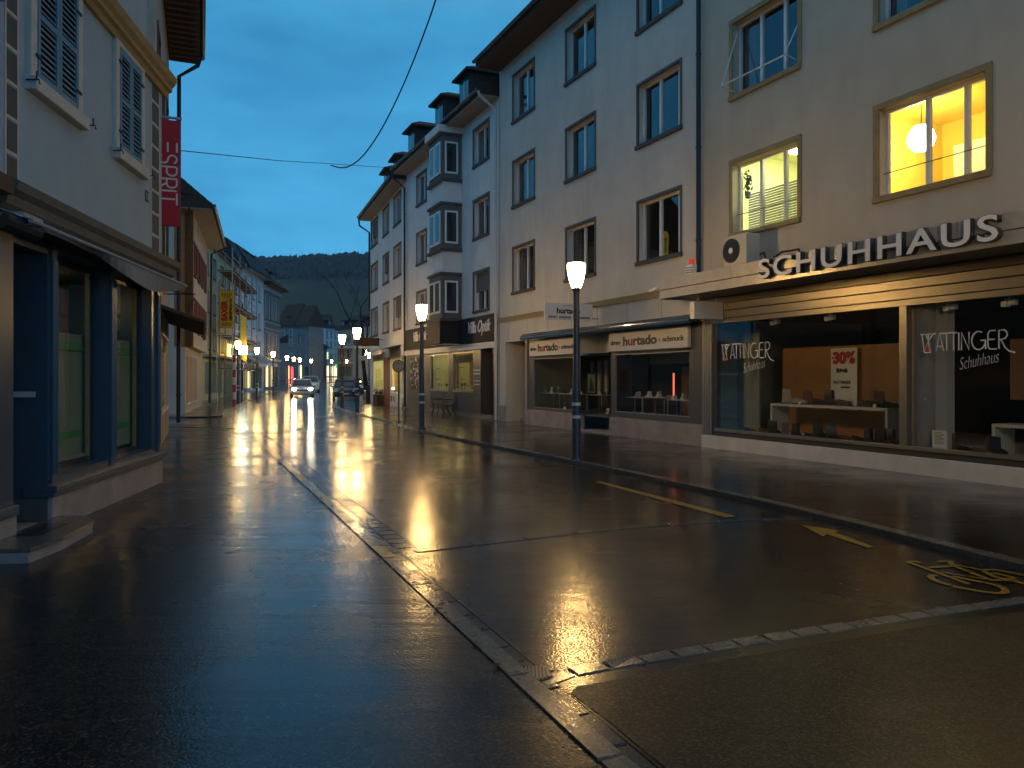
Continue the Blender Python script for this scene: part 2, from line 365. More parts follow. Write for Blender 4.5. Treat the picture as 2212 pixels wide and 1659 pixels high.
# ------------------------------------------------------------------ measured geometry
def zg(Y):
    return 0.0 if Y < 40 else (.00009 * (Y - 40) ** 2 if Y < 150 else 1.089 + .0198 * (min(Y, 260) - 150))
def G(px, py):
    """ground point seen at a pixel of the (2212 wide) photograph"""
    lo, hi = 1.0, 250.0
    for _ in range(50):
        Y = (lo + hi) / 2
        if H - Y * (py - HY) / FPX > zg(Y): lo = Y
        else: hi = Y
    return Vector(((px - CX) / FPX * Y, Y))
def A(px, py, Y): return Vector(((px - CX) / FPX * Y, Y, H + (HY - py) / FPX * Y))
class Fc:
    """a facade: local x runs left to right as seen from the street, local -y points to the street"""
    def __init__(s, P0, P1):
        s.P0 = Vector(P0); d = Vector(P1) - s.P0; s.L = d.length; s.d = d.normalized(); s.n = Vector((s.d.y, -s.d.x)); s.a = math.atan2(s.d.y, s.d.x)
        s.loc = (s.P0.x, s.P0.y, 0)
    def at(s, px, py, off=0):
        r = Vector(((px - CX) / FPX, 1)); t = (off + s.n.dot(s.P0)) / s.n.dot(r)
        p = r * t - s.P0
        return p.dot(s.d), H + (HY - py) / FPX * t
    def u(s, px, off=0): return s.at(px, HY, off)[0]
    def z(s, px, py, off=0): return s.at(px, py, off)[1]
    def world(s, u, off=0): return s.P0 + s.d * u + s.n * off
# ------------------------------------------------------------------ building parts
def wall_mesh(mb, u0, u1, z0, z1, ops, m, y=0.0, rev=None):
    """front face with openings (a, b, c, d, depth) and their reveals"""
    us = sorted({u0, u1, *[v for o in ops for v in (o[0], o[1]) if u0 < v < u1]})
    zs = sorted({z0, z1, *[v for o in ops for v in (o[2], o[3]) if z0 < v < z1]})
    for i in range(len(us) - 1):
        for j in range(len(zs) - 1):
            cu, cz = (us[i] + us[i + 1]) / 2, (zs[j] + zs[j + 1]) / 2
            if any(o[0] < cu < o[1] and o[2] < cz < o[3] for o in ops): continue
            mb.face([(us[i], y, zs[j]), (us[i + 1], y, zs[j]), (us[i + 1], y, zs[j + 1]), (us[i], y, zs[j + 1])], m)
    for o in ops:
        a, b, c, d, t = o[:5]; rm = (o[5] if len(o) > 5 else None) or rev or m
        a_, b_, c_, d_ = max(a, u0), min(b, u1), max(c, z0), min(d, z1)
        if a >= u0: mb.face([(a_, y, c_), (a_, y + t, c_), (a_, y + t, d_), (a_, y, d_)], rm)
        if b <= u1: mb.face([(b_, y, c_), (b_, y, d_), (b_, y + t, d_), (b_, y + t, c_)], rm)
        if d <= z1: mb.face([(a_, y, d_), (a_, y + t, d_), (b_, y + t, d_), (b_, y, d_)], rm)
        if c >= z0: mb.face([(a_, y, c_), (b_, y, c_), (b_, y + t, c_), (a_, y + t, c_)], rm)
def shell(mb, u0, u1, z0, z1, depth, m, y=0.0, side0=True, side1=True):
    if side0: mb.face([(u0, y, z0), (u0, y, z1), (u0, depth, z1), (u0, depth, z0)], m)
    if side1: mb.face([(u1, y, z0), (u1, depth, z0), (u1, depth, z1), (u1, y, z1)], m)
    mb.face([(u0, depth, z0), (u0, depth, z1), (u1, depth, z1), (u1, depth, z0)], m)
    mb.face([(u0, y, z1), (u1, y, z1), (u1, depth, z1), (u0, depth, z1)], m)
def window(root, u0, u1, z0, z1, t=.16, sash=2, frame='frame_white', sill='stone_dark', trim=None, cur=1, y=0.0, fw=.05, blind=0, glass='glass', name='window', tw=.09, axis='x', narrow=None):
    """frame + panes + sill + surround + curtain; axis 'y' puts it on a wall running away from the street (plane x=y)"""
    rz = 0 if axis == 'x' else (R(90) if axis == 'y' else R(-90))
    loc = (0, 0, 0)
    f = MB(); yy = y + t
    xs = [u0 + (u1 - u0) * k / sash for k in range(sash + 1)] if not narrow else [u0 + (u1 - u0) * k for k in narrow]
    zt = z1
    f.box(u0, u1, yy - .02, yy + .05, z0, z0 + fw + .01, frame); f.box(u0, u1, yy - .02, yy + .05, z1 - fw, z1, frame)
    f.box(u0, u0 + fw, yy - .018, yy + .048, z0, z1, frame); f.box(u1 - fw, u1, yy - .018, yy + .048, z0, z1, frame)
    for x in xs[1:-1]: f.box(x - fw * .85, x + fw * .85, yy - .022, yy + .047, z0 + .01, z1 - .01, frame)
    fo = f.build(name, root)
    if axis != 'x': fo.rotation_euler = (0, 0, rz)
    p = MB(); p.face([(u0, yy + .015, z0), (u1, yy + .015, z0), (u1, yy + .015, z1), (u0, yy + .015, z1)], glass); p.build('pane', fo)
    if sill:
        s = MB(); s.box(u0 - .09, u1 + .09, y - .07, y + t - .02, z0 - .10, z0 + .005, sill); s.build('sill', fo, bevel=.008)
    if trim:
        s = MB()
        s.box(u0 - tw, u0, y - .025, y + .03, z0 + .005, z1, trim); s.box(u1, u1 + tw, y - .025, y + .03, z0 + .005, z1, trim)
        s.box(u0 - tw, u1 + tw, y - .035, y + .03, z1, z1 + tw, trim); s.build('surround', fo)
    if blind:
        s = MB(); s.box(u0 + .01, u1 - .01, yy - .06, yy - .035, z1 - (z1 - z0) * blind, z1, 'curtain_dim')
        for k in range(int((z1 - z0) * blind / .06)): s.box(u0 + .01, u1 - .01, yy - .066, yy - .058, z1 - k * .06 - .012, z1 - k * .06, 'curtain_dim')
        s.build('roller_blind', fo)
    if cur:
        s = MB(); rg = random.Random(int(u0 * 100) + int(z0 * 10)); m = 'curtain' if rg.random() < .15 else 'curtain_dim'
        n = 9
        for side in (0, 1):
            if rg.random() < .4: continue
            wdt = (u1 - u0) * rg.uniform(.08, .22); b = u0 if side == 0 else u1 - wdt
            for k in range(n):
                a0 = b + wdt * k / n; a1 = b + wdt * (k + 1) / n; y0 = yy + .14 + .03 * (k % 2); y1 = yy + .14 + .03 * ((k + 1) % 2)
                s.face([(a0, y0, z0), (a1, y1, z0), (a1, y1, z1), (a0, y0, z1)], m)
        if s.f: s.build('curtain', fo)
    return fo
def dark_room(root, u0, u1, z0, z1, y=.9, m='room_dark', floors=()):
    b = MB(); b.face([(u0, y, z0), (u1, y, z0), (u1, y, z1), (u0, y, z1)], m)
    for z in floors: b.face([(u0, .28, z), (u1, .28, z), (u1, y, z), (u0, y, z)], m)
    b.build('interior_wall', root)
def roof(root, u0, u1, z, over=.8, pitch=35, depth=9, tile='roof_tile', soff='soffit_wood', th=.2, ends=.12, rise=0):
    """saddle roof with boxed eave; gutter along the street eave"""
    k = math.tan(R(pitch)); rd = depth / 2; zr = z + th + (rd + over) * k
    b = MB()
    b.prism([(-over, z + .02), (-over, z + th), (rd, zr), (depth + over, z + th), (depth + over, z + .02)], u0 - ends, u1 + ends, tile, 0)
    r_ = b.build('roof', root)
    s = MB(); s.box(u0 - ends + .02, u1 + ends - .02, -over + .03, .12, z - .03, z + .018, soff); s.build('soffit', r_)
    g = MB(); n = 7; pr = [(-over - .07 + .07 * math.cos(a), z + th - .02 + .075 * math.sin(a)) for a in [math.pi + math.pi * i / n for i in range(n + 1)]]
    pr += [(-over - .01, z + th + .005), (-over - .13, z + th + .005)]
    g.prism(pr, u0 - ends - .02, u1 + ends + .02, 'pipe_dark', 0); g.build('gutter', r_)
    # courses of tiles
    t = MB(); sl = math.hypot(rd + over, zr - z - th); nrow = int(sl / .34)
    for i in range(nrow):
        f = i / nrow; yy = -over + (rd + over) * f; zz = z + th + (zr - z - th) * f
        t.prism([(yy, zz), (yy, zz + .045), (yy + .30, zz + .30 * k + .012), (yy + .30, zz + .30 * k)], u0 - ends, u1 + ends, tile, 0)
    t.build('tiles', r_)
    return r_
def dormer(root, uc, wd, z0, z1, y=.35, m='roof_tile', deep=3.0, cap=.34):
    d = MB(); a, b = uc - wd / 2, uc + wd / 2
    d.box(a, b, y, y + deep, z0, z1, m)
    vs = [(a - .22, y - .28, z1), (b + .22, y - .28, z1), (b + .22, y + deep, z1), (a - .22, y + deep, z1),
          (uc - .1, y + .35, z1 + cap), (uc + .1, y + .35, z1 + cap), (uc + .1, y + deep, z1 + cap), (uc - .1, y + deep, z1 + cap),
          (a - .22, y - .28, z1 + .09), (b + .22, y - .28, z1 + .09), (b + .22, y + deep, z1 + .09), (a - .22, y + deep, z1 + .09)]
    d.add(vs, [(0, 1, 2, 3), (0, 8, 9, 1), (1, 9, 10, 2), (2, 10, 11, 3), (3, 11, 8, 0), (8, 4, 5, 9), (9, 5, 6, 10), (10, 6, 7, 11), (11, 7, 4, 8), (4, 7, 6, 5)], m)
    o = d.build('dormer', root)
    f = MB()
    f.box(a + .12, b - .12, y - .03, y + .02, z0 + .25, z1 - .12, m)
    f.box(uc - .025, uc + .025, y - .045, y - .03, z0 + .3, z1 - .16, 'frame_white')
    for (p, q) in ((a + .17, uc - .03), (uc + .03, b - .17)): f.box(p, q, y - .036, y - .025, z0 + .31, z1 - .18, 'car_glass')
    f.build('window', o)
    return o
def downpipe(root, pts, r=.05, m='pipe_dark', clamps=True):
    b = MB(); b.tube(pts, r, m, 10)
    if clamps:
        p, q = pts[-2], pts[-1]
        n = max(1, int(abs(p[2] - q[2]) / 2.0))
        for i in range(n):
            f = (i + .6) / n; c = [p[j] + (q[j] - p[j]) * f for j in range(3)]
            b.tube([(c[0], c[1], c[2] - .025), (c[0], c[1], c[2] + .025)], r * 1.25, m, 10)
    return b.build('downpipe', root, smooth=True)

# ------------------------------------------------------------------ ground
def slab(name, poly, z, m, skirt=.25, step=3.0):
    bm = bmesh.new(); vs = [bm.verts.new((p[0], p[1], 0)) for p in poly]; bm.faces.new(vs)
    y0, y1 = min(p[1] for p in poly), max(p[1] for p in poly)
    y = 40.0
    while y < min(y1, 262):
        if y > y0: bmesh.ops.bisect_plane(bm, geom=bm.verts[:] + bm.edges[:] + bm.faces[:], plane_co=(0, y, 0), plane_no=(0, 1, 0))
        y += step
    for v in bm.verts: v.co.z = zg(v.co.y) + z
    be = [e for e in bm.edges if e.is_boundary]
    if skirt:
        r_ = bmesh.ops.extrude_edge_only(bm, edges=be)
        for v in [g for g in r_['geom'] if isinstance(g, bmesh.types.BMVert)]: v.co.z -= skirt
    bmesh.ops.triangulate(bm, faces=[f for f in bm.faces if len(f.verts) > 4])
    bmesh.ops.recalc_face_normals(bm, faces=bm.faces)
    me = bpy.data.meshes.new(name); bm.to_mesh(me); bm.free(); me.materials.append(M(m))
    if me.polygons and sum(p.normal.z for p in me.polygons) < 0: me.flip_normals()
    o = bpy.data.objects.new(name, me); COL.objects.link(o); return structure(o)
def resample(pts, step):
    pts = [Vector(p) for p in pts]; out = [pts[0]]; acc = 0
    for a, b in zip(pts, pts[1:]):
        L = (b - a).length; t = step - acc
        while t < L: out.append(a + (b - a) * t / L); t += step
        acc = (acc + L) % step
    return out
def smooth_line(pts, n=2):
    pts = [Vector(p) for p in pts]
    for _ in range(n):
        q = [pts[0]]
        for a, b in zip(pts, pts[1:]): q += [a * .75 + b * .25, a * .25 + b * .75]
        q.append(pts[-1]); pts = q
    return pts
def stones(name, pts, wd, top, m, ln=.5, gap=.012, side=1, jit=.004, thick=.2, seed=1, offs=0.0):
    """a row of laid stones along a line, all in one mesh"""
    rg = random.Random(seed); P = resample(pts, ln); mb = MB()
    for a, b in zip(P, P[1:]):
        d = (b - a).normalized(); n = Vector((d.y, -d.x)) * side
        a2, b2 = a + d * gap, b - d * gap * .3; o = n * (offs + rg.uniform(-jit, jit)); w2 = n * (wd - gap * rg.uniform(.5, 1.5))
        q = [a2 + o, b2 + o, b2 + o + w2, a2 + o + w2]; zt = [zg(p.y) + top + rg.uniform(-jit, jit) * .6 for p in q]
        c = .008
        ctr = sum(q, Vector((0, 0))) / 4
        top_ = [p + (ctr - p).normalized() * c for p in q]
        vs = [(p.x, p.y, zg(p.y) + top - thick) for p in q] + [(p.x, p.y, z - c) for p, z in zip(q, zt)] + [(p.x, p.y, z) for p, z in zip(top_, zt)]
        mb.add(vs, [(0, 1, 5, 4), (1, 2, 6, 5), (2, 3, 7, 6), (3, 0, 4, 7), (4, 5, 9, 8), (5, 6, 10, 9), (6, 7, 11, 10), (7, 4, 8, 11), (8, 9, 10, 11)], m)
    return structure(mb.build(name))

# ground and road
slab('ground', [(-700, -30), (200, -30), (500, 420), (-1200, 420)], -.045, 'table_asphalt', 0)
slab('road', [(-40, -8), (25, -8), (25, 30), (10, 60), (-5, 175), (-55, 175), (-60, 60), (-40, 40)], 0, 'road_asphalt', 0)
def kerb_x(y): return -1.35 - .42 * (y - 7.32)
kl = [Vector((kerb_x(22.6) - .25, 23.1)), Vector((kerb_x(21.8), 21.8))] + [Vector((kerb_x(21.0 - .5 * k), 21.0 - .5 * k)) for k in range(49)]
kl = smooth_line(kl, 1)
def shift(pts, o):
    out = []
    for i, p in enumerate(pts):
        d = (pts[min(i + 1, len(pts) - 1)] - pts[max(i - 1, 0)]).normalized(); out.append(p + Vector((d.y, -d.x)) * o)
    return out
# pavement edge, kerb stone, then one and further on two rows of gutter stones
stones('kerb', kl, .125, .045, 'kerb_stone', .98, .006, -1, .002, seed=3)
stones('gutter', shift(kl, -.13), .105, .008, 'gutter_stone', .34, .010, -1, .003, seed=2)
far_ = [p for p in kl if p.y > 7.1]
stones('gutter', shift(far_, -.245), .19, .006, 'gutter_stone', .22, .010, -1, .003, seed=4)
structure(slab('drain_joint', [*shift(far_, -.435), *reversed(shift(far_, -.465))], .003, 'joint_black', 0))
near_ = [p for p in kl if p.y < 7.6]
structure(slab('drain_joint', [*shift(near_, -.238), *reversed(shift(near_, -.262))], .003, 'joint_black', 0))
slab('pavement', [*[tuple(p) for p in reversed(kl)], tuple(G(500, 928)), tuple(G(440, 925)), tuple(G(357, 925)), (-13, 24.5), (-13, -8), (2.5, -8)], .035, 'path_asphalt')
stones('kerb', smooth_line([kl[0], G(508, 928.5), G(470, 926), G(357, 925), (-12.5, 25.2)], 2), .16, .05, 'kerb_stone', .98, .008, 1, .003, seed=5)
kr = [G(2212, 1225) + Vector((2.2, -6.5)), G(2212, 1225), G(1776, 1113.6), G(1513.7, 1055.5), G(1241, 997), G(1094, 969.6), G(911, 932), G(862, 915), G(818, 905), G(772, 893), G(742, 884), G(722, 875), G(716, 866), G(722, 857), G(745, 850)]
kr = smooth_line(kr, 2)
slab('pavement', [*[tuple(p) for p in kr], (-12.6, 72), (6, 72), (30, 10), (30, -8), (8, -8)], .05, 'road_asphalt')
stones('kerb', kr, .17, .058, 'kerb_stone', .55, .010, -1, .004, seed=8)
structure(slab('drain_joint', [*shift(kr, -.10), *reversed(shift(kr, .12))], .0035, 'joint_black', 0))
kf = smooth_line([G(350, 903), G(476, 903), G(486, 895), G(503, 884), G(545, 862), G(586, 848), G(624, 839.5), G(664, 832), (-31, 150)], 2)
slab('pavement', [*[tuple(p) for p in kf], (-60, 150), (-60, 33)], .05, 'road_asphalt')
stones('kerb', kf, .2, .06, 'kerb_stone', 1.0, .01, -1, .003, seed=9)
# stone rows across the raised crossing
A1 = [G(1183, 1486), G(1215, 1466), G(1400, 1433), G(1600, 1399), G(1900, 1350), G(2212, 1303), G(2500, 1262)]
stones('stone_row', smooth_line(A1, 1), .13, .010, 'kerb_stone', .23, .010, -1, .006, thick=.1, seed=12)
structure(slab('drain_joint', [*shift(A1, -.02), *reversed(shift(A1, .15))], .0035, 'joint_black', 0))
B1 = [G(900, 1194), G(1050, 1176), G(1350, 1142), G(1560, 1128), G(1790, 1119)]
stones('stone_row', smooth_line(B1, 1), .13, .007, 'gutter_stone', .6, .006, -1, .003, thick=.1, seed=13)
slab('raised_crossing', [*[tuple(p) for p in shift(A1, .14)], (8, 5), (8, -8), *[tuple(p) for p in reversed([q for q in shift(kl, -.262) if q.y < 3.95])]], .006, 'table_asphalt', 0)
# worn expansion joint and patches further on
for i, (p, q, wd) in enumerate((((545, 938), (955, 925), .16), ((560, 952), (900, 941), .06), ((620, 921), (720, 914), .05))):
    a, b = G(*p), G(*q); d = (b - a).normalized(); n = Vector((-d.y, d.x)) * wd
    slab('road_joint', [a, b, b + n, a + n], .004, 'joint_black', 0)
# yellow paint
def paint(name, poly, label):
    o = slab(name, [tuple(G(*p)) for p in poly], .0055, 'yellow_paint', 0); return o
paint('road_marking', ((1284, 1042), (1300, 1041), (1590, 1116), (1568, 1119)), '')
paint('road_marking', ((1729, 1134), (1812, 1147), (1802, 1151), (1888, 1182), (1876, 1185), (1786, 1155), (1778, 1160)), '')
paint('road_marking', ((1781, 1117), (1806, 1111), (1821, 1116), (1796, 1122)), '')
def kerb_paint(y0, y1):
    P = resample(kl, .12); ids = [i for i, p in enumerate(P) if y0 < FPX * H / p.y + HY < y1]
    Lo = shift(P, -.004); Hi = shift(P, -.122); m_ = MB()
    for i, j in zip(ids, ids[1:]): m_.face([(*Lo[i], .0485), (*Lo[j], .0485), (*Hi[j], .0485), (*Hi[i], .0485)], 'kerb_yellow')
    structure(m_.build('road_marking'))
kerb_paint(968, 1045); kerb_paint(1058, 1140); kerb_paint(1188, 1222)
# bicycle symbol painted on the road
bk = MB(); bz_ = [.006]
def flat(pts, wd):
    bz_[0] += .0004
    P = smooth_line([G(1900.8 + x * .1406, 1163.5 + y * .1406) for x, y in pts], 2); n = len(P); L = []; Q = []
    for i, p in enumerate(P):
        d = (P[min(i + 1, n - 1)] - P[max(i - 1, 0)]).normalized(); q = Vector((-d.y, d.x)) * wd / 2; L.append(p + q); Q.append(p - q)
    for i in range(n - 1): bk.face([(*L[i], bz_[0]), (*Q[i], bz_[0]), (*Q[i + 1], bz_[0]), (*L[i + 1], bz_[0])], 'yellow_paint')
for pts, wd in ((((430, 370), (720, 470), (900, 540), (1100, 610), (1370, 710)), .05), (((425, 368), (480, 360), (540, 360), (625, 380)), .05),
    (((740, 455), (1130, 430)), .05), (((895, 370), (1000, 357), (1080, 360), (1140, 375)), .05), (((1080, 375), (1130, 430), (1400, 530), (1650, 630), (1760, 665)), .05),
    (((1090, 728), (850, 665), (765, 600), (800, 572), (890, 585)), .055), (((1120, 745), (1500, 820), (1850, 862), (1950, 830), (1870, 755), (1700, 705), (1550, 680), (1110, 590)), .055),
    (((930, 525), (1640, 640)), .03), (((1160, 415), (1600, 505)), .04), (((1600, 520), (1640, 492), (1750, 490), (2212, 575), (2400, 640)), .05),
    (((1600, 520), (1840, 640), (2130, 630), (1730, 540)), .05), (((1700, 655), (2010, 655), (2212, 705), (2400, 760)), .05)):
    flat(pts, wd)
structure(bk.build('road_marking'))

# ================================================================== RIGHT SIDE
FS = Fc(G(1519, 969.6), G(2212, 1061)); P_M0 = FS.P0 - FS.d * 0
dS = FS.d
# sand-coloured corner house with the shoe shop, from the black downpipe to beyond the frame
S = thing('house', 'sand-coloured house with the shoe shop and two lit upstairs windows', 'building', FS.loc, FS.a, None)
SL = 15.0
wS = [(FS.u(1583), FS.u(1724), FS.u(1898), FS.u(2131))]
a1, b1, a2, b2 = wS[0]
rows = [(4.78, 6.30), (7.78, 9.36), (10.75, 12.35)]
x3a = b2 + (a2 - b1); x3b = x3a + (b2 - a2)
ops = []
for z0, z1 in rows: ops += [(a1, b1, z0, z1, .20), (a2, b2, z0, z1, .20), (x3a, x3b, z0, z1, .20)]
ZT = 13.0
mb = MB(); wall_mesh(mb, 0, SL, 3.55, ZT, ops, 'plaster_sand'); shell(mb, 0, SL, 3.0, ZT, 9, 'plaster_sand', side0=False)
mb.build('wall', S)
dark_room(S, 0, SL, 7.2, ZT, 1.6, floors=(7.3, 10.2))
for i, (z0, z1) in enumerate(rows):
    for j, (a, b) in enumerate(((a1, b1), (a2, b2), (x3a, x3b))):
        lit = i == 0 and j < 2
        window(S, a, b, z0, z1, .20, 3, sill='stone_ochre', trim='stone_ochre', cur=0 if lit else 1, fw=.045, tw=.10,
               narrow=(0, .36, .72, 1) if j == 0 else (0, .42, .77, 1))
        if lit:
            w_ = MB(); w_.tube([(a, -.0 + .12, z0 + .42), (b, .12, z0 + .42)], .008, 'metal_grey', 6); w_.build('guard_wire', S)
# two lit rooms with real depth and their own light
def room(root, a, b, z0, z1, y0, y1, m, name='lit_room', ceil='room_white', fl='wood_panel'):
    r = MB()
    r.face([(a, y1, z0), (b, y1, z0), (b, y1, z1), (a, y1, z1)], m); r.face([(a, y0, z0), (a, y1, z0), (a, y1, z1), (a, y0, z1)], m)
    r.face([(b, y0, z0), (b, y1, z0), (b, y1, z1), (b, y0, z1)], m); r.face([(a, y0, z1), (a, y1, z1), (b, y1, z1), (b, y0, z1)], ceil)
    r.face([(a, y0, z0), (a, y1, z0), (b, y1, z0), (b, y0, z0)], fl)
    # strips of wall each side of the opening so that no light leaks
    return r.build(name, root)
ry = room(S, a2 - 1.0, b2 + .7, 4.0, 6.75, .28, 3.0, 'room_yellow', ceil='room_yellow')
rl = room(S, a1 - .55, b1 + .55, 4.0, 6.75, .28, 2.6, 'room_lime', ceil='room_lime')
mb = MB(); mb.face([(a1 - .55, .285, 4.0), (a1, .285, 4.0), (a1, .285, 6.75), (a1 - .55, .285, 6.75)], 'room_lime'); mb.face([(b1, .285, 4.0), (b1 + .55, .285, 4.0), (b1 + .55, .285, 6.75), (b1, .285, 6.75)], 'room_lime')
mb.face([(a2 - 1, .285, 4.0), (a2, .285, 4.0), (a2, .285, 6.75), (a2 - 1, .285, 6.75)], 'room_yellow'); mb.face([(b2, .285, 4.0), (b2 + .7, .285, 4.0), (b2 + .7, .285, 6.75), (b2, .285, 6.75)], 'room_yellow')
for a, b, m in ((a1 - .55, b1 + .55, 'room_lime'), (a2 - 1, b2 + .7, 'room_yellow')):
    mb.face([(a, .29, 4.0), (b, .29, 4.0), (b, .29, 4.70), (a, .29, 4.70)], m); mb.face([(a, .29, 6.36), (b, .29, 6.36), (b, .29, 6.75), (a, .29, 6.75)], m)
mb.build('inner_wall', S)
lu, lz = FS.at(1990, 300, -1.3)
pl = thing('pendant_lamp', 'round glowing lamp hanging in the yellow room upstairs', 'lamp', tuple(FS.world(lu, -1.3)) + (lz,), FS.a)
mb = MB(); mb.lathe([(.03, .25), (.12, .23), (.20, .13), (.235, 0), (.20, -.13), (.12, -.21), (.02, -.23)][::-1], 'bulb_warm'); mb.build('globe', pl, smooth=True)
mb = MB(); mb.tube([(0, 0, .24), (0, 0, 6.74 - lz)], .01, 'black', 6); mb.build('cord', pl)
mb = MB(); mb.box(a2 - .4, a2 + .5, 2.5, 2.98, 4.0, 6.1, 'room_white'); mb.box(b2 - .7, b2 + .1, 2.93, 2.98, 4.0, 6.15, 'stone_white'); mb.box(b2 - .62, b2 + .02, 2.90, 2.93, 4.05, 6.05, 'wood_panel'); mb.box(a2 + .9, b2 - 1.0, 2.94, 2.99, 5.1, 5.6, 'stone_ochre'); mb.box(a2 + .8, b2 - .9, 2.6, 2.95, 4.9, 4.94, 'wood_panel'); mb.build('furniture', S)
mb = MB(); mb.box(a1 + .2, b1 - .2, 1.0, 1.7, 6.66, 6.70, 'bulb_lime'); mb.build('ceiling_light', S)
mb = MB()
for k in range(16): mb.box(a1 + .02, a1 + (b1 - a1) * (.98 if k > 20 else .98), .42, .445, z0 * 0 + 4.82 + k * .055, 4.82 + k * .055 + .032, 'curtain')
mb.build('venetian_blind', S)
pu, pz = FS.at(1614, 395, -.32)
pt = thing('house_plant', 'dark leafy plant on the sill inside the pale lit window', 'plant', tuple(FS.world(pu, -.34)) + (pz,), FS.a)
mb = MB(); rg = random.Random(3)
for k in range(70):
    c = Vector((rg.gauss(0, .05), rg.gauss(0, .04), rg.gauss(0, .13))); t = Vector((rg.uniform(-1, 1), rg.uniform(-.4, .4), rg.uniform(-1, 1))).normalized() * .05; q = Vector((t.z, 0, -t.x)) * .5
    mb.face([c - t, c + q, c + t, c - q], 'leaf')
mb.build('leaves', pt)
mb = MB(); mb.lathe([(.05, -.34), (.07, -.2)], 'stone_trim'); mb.tube([(0, 0, -.2), (0, 0, .05)], .008, 'bark', 5); mb.build('pot', pt)
roof(S, 0, SL, ZT, .9, 38, 9, 'roof_tile', 'soffit_wood')
downpipe(S, [(-.02, -.9, ZT - .05), (-.02, -.12, ZT - .5), (-.02, -.12, 3.95)], .055)
# shopfront
u0g = FS.u(1546); um0, um1 = FS.u(1944.8), FS.u(1961)
mb = MB()
mb.box(-.0, SL, -.06, .3, -.2, .335, 'plinth_white'); mb.build('plinth', S, bevel=.015)
mb = MB()
mb.box(u0g, SL - .3, -.02, .12, .338, .50, 'anodised_dark'); mb.box(u0g, SL - .3, -.05, .04, .44, .505, 'anodised')
for z0, z1, m in ((2.85, 2.95, 'anodised'), (2.965, 3.12, 'anodised'), (3.135, 3.28, 'anodised'), (3.295, 3.44, 'anodised_dark')): mb.box(.12, SL, -.03 - .02 * (z0 > 3), .1, z0, z1, m)
mb.box(.12, SL, .0, .12, 2.85, 3.5, 'black')
for k in range(4): mb.box(.0 + k * .085, .07 + k * .085, -.03, .12, .338, 2.95, 'anodised')
mb.box(.0, u0g, .02, .14, .338, 3.4, 'anodised_dark')
mb.box(um0, um1, -.03, .10, .50, 2.85, 'anodised')
um2 = um1 + (um0 - u0g) + .6
mb.box(um2, um2 + .12, -.03, .10, .50, 2.85, 'anodised')
mb.box(SL - .4, SL, -.03, .3, .338, 3.4, 'anodised')
mb.build('shopfront_frame', S, bevel=.004)
for a, b in ((u0g, um0), (um1, um2), (um2 + .12, SL - .4)):
    g = MB(); g.face([(a, .03, .50), (b, .03, .50), (b, .03, 2.85), (a, .03, 2.85)], 'shop_glass'); g.build('shop_window', S)
# inside of the shop
mb = MB()
mb.box(.1, SL, .12, 5.0, .36, .42, 'table_white')
mb.face([(.0, 5, .4), (SL, 5, .4), (SL, 5, 3.5), (.0, 5, 3.5)], 'room_dark'); mb.face([(.05, .1, .4), (.05, 5, .4), (.05, 5, 3.5), (.05, .1, 3.5)], 'partition_grey')
mb.face([(.0, .12, 3.0), (SL, .12, 3.0), (SL, 5, 3.0), (.0, 5, 3.0)], 'room_dark')
mb.face([(SL, .12, .4), (SL, 5, .4), (SL, 5, 3.0), (SL, .12, 3.0)], 'room_dark')
mb.build('shop_interior', S)
ub = FS.u(1640, -.95)
mb = MB(); mb.box(.06, ub, .95, 1.0, .42, 2.98, 'partition_grey'); mb.build('partition', S)
mb = MB(); mb.box(FS.u(1691, -1.5), FS.u(1960, -1.5), 1.5, 1.55, .42, FS.z(1691, 753, -1.5), 'wood_panel'); mb.build('wood_backdrop', S)
mb = MB(); mb.box(FS.u(2182, -1.4), SL - 3, 1.4, 1.45, FS.z(2182, 863, -1.4), FS.z(2182, 733, -1.4), 'wood_panel'); mb.build('wood_backdrop', S)
mb = MB(); cu = FS.u(1995, -.42); mb.lathe([(.22, .42), (.22, 3.0)], 'plinth_stone', (cu, .42, 0), 28); mb.box(cu + .02, cu + .42, .42, .62, .42, 3.0, 'table_white'); mb.build('column', S, smooth=True)
def ftable(px0, px1, pyt, off, label, h=None):
    a, zt = FS.at(px0, pyt, -off); b = FS.u(px1, -off)
    t = thing('display_table', label, 'table', tuple(FS.world(a, -off)) + (.42,), FS.a, 'display tables in the shoe shop')
    m = MB(); m.box(0, b - a, 0, .5, zt - .42 - .055, zt - .42, 'table_white'); m.build('table_top', t, bevel=.004)
    for x in (0, b - a - .055):
        m = MB(); m.box(x, x + .055, .003, .497, 0, zt - .42 - .055, 'table_white'); m.build('leg', t)
    return a, b, zt
ta, tb, tz = ftable(1664, 1917, 871, .75, 'pale bench-shaped table with boots on it in the left shoe shop window')
ta2, tb2, tz2 = ftable(2142, 2330, 915, .75, 'pale bench-shaped table at the right edge of the shoe shop')
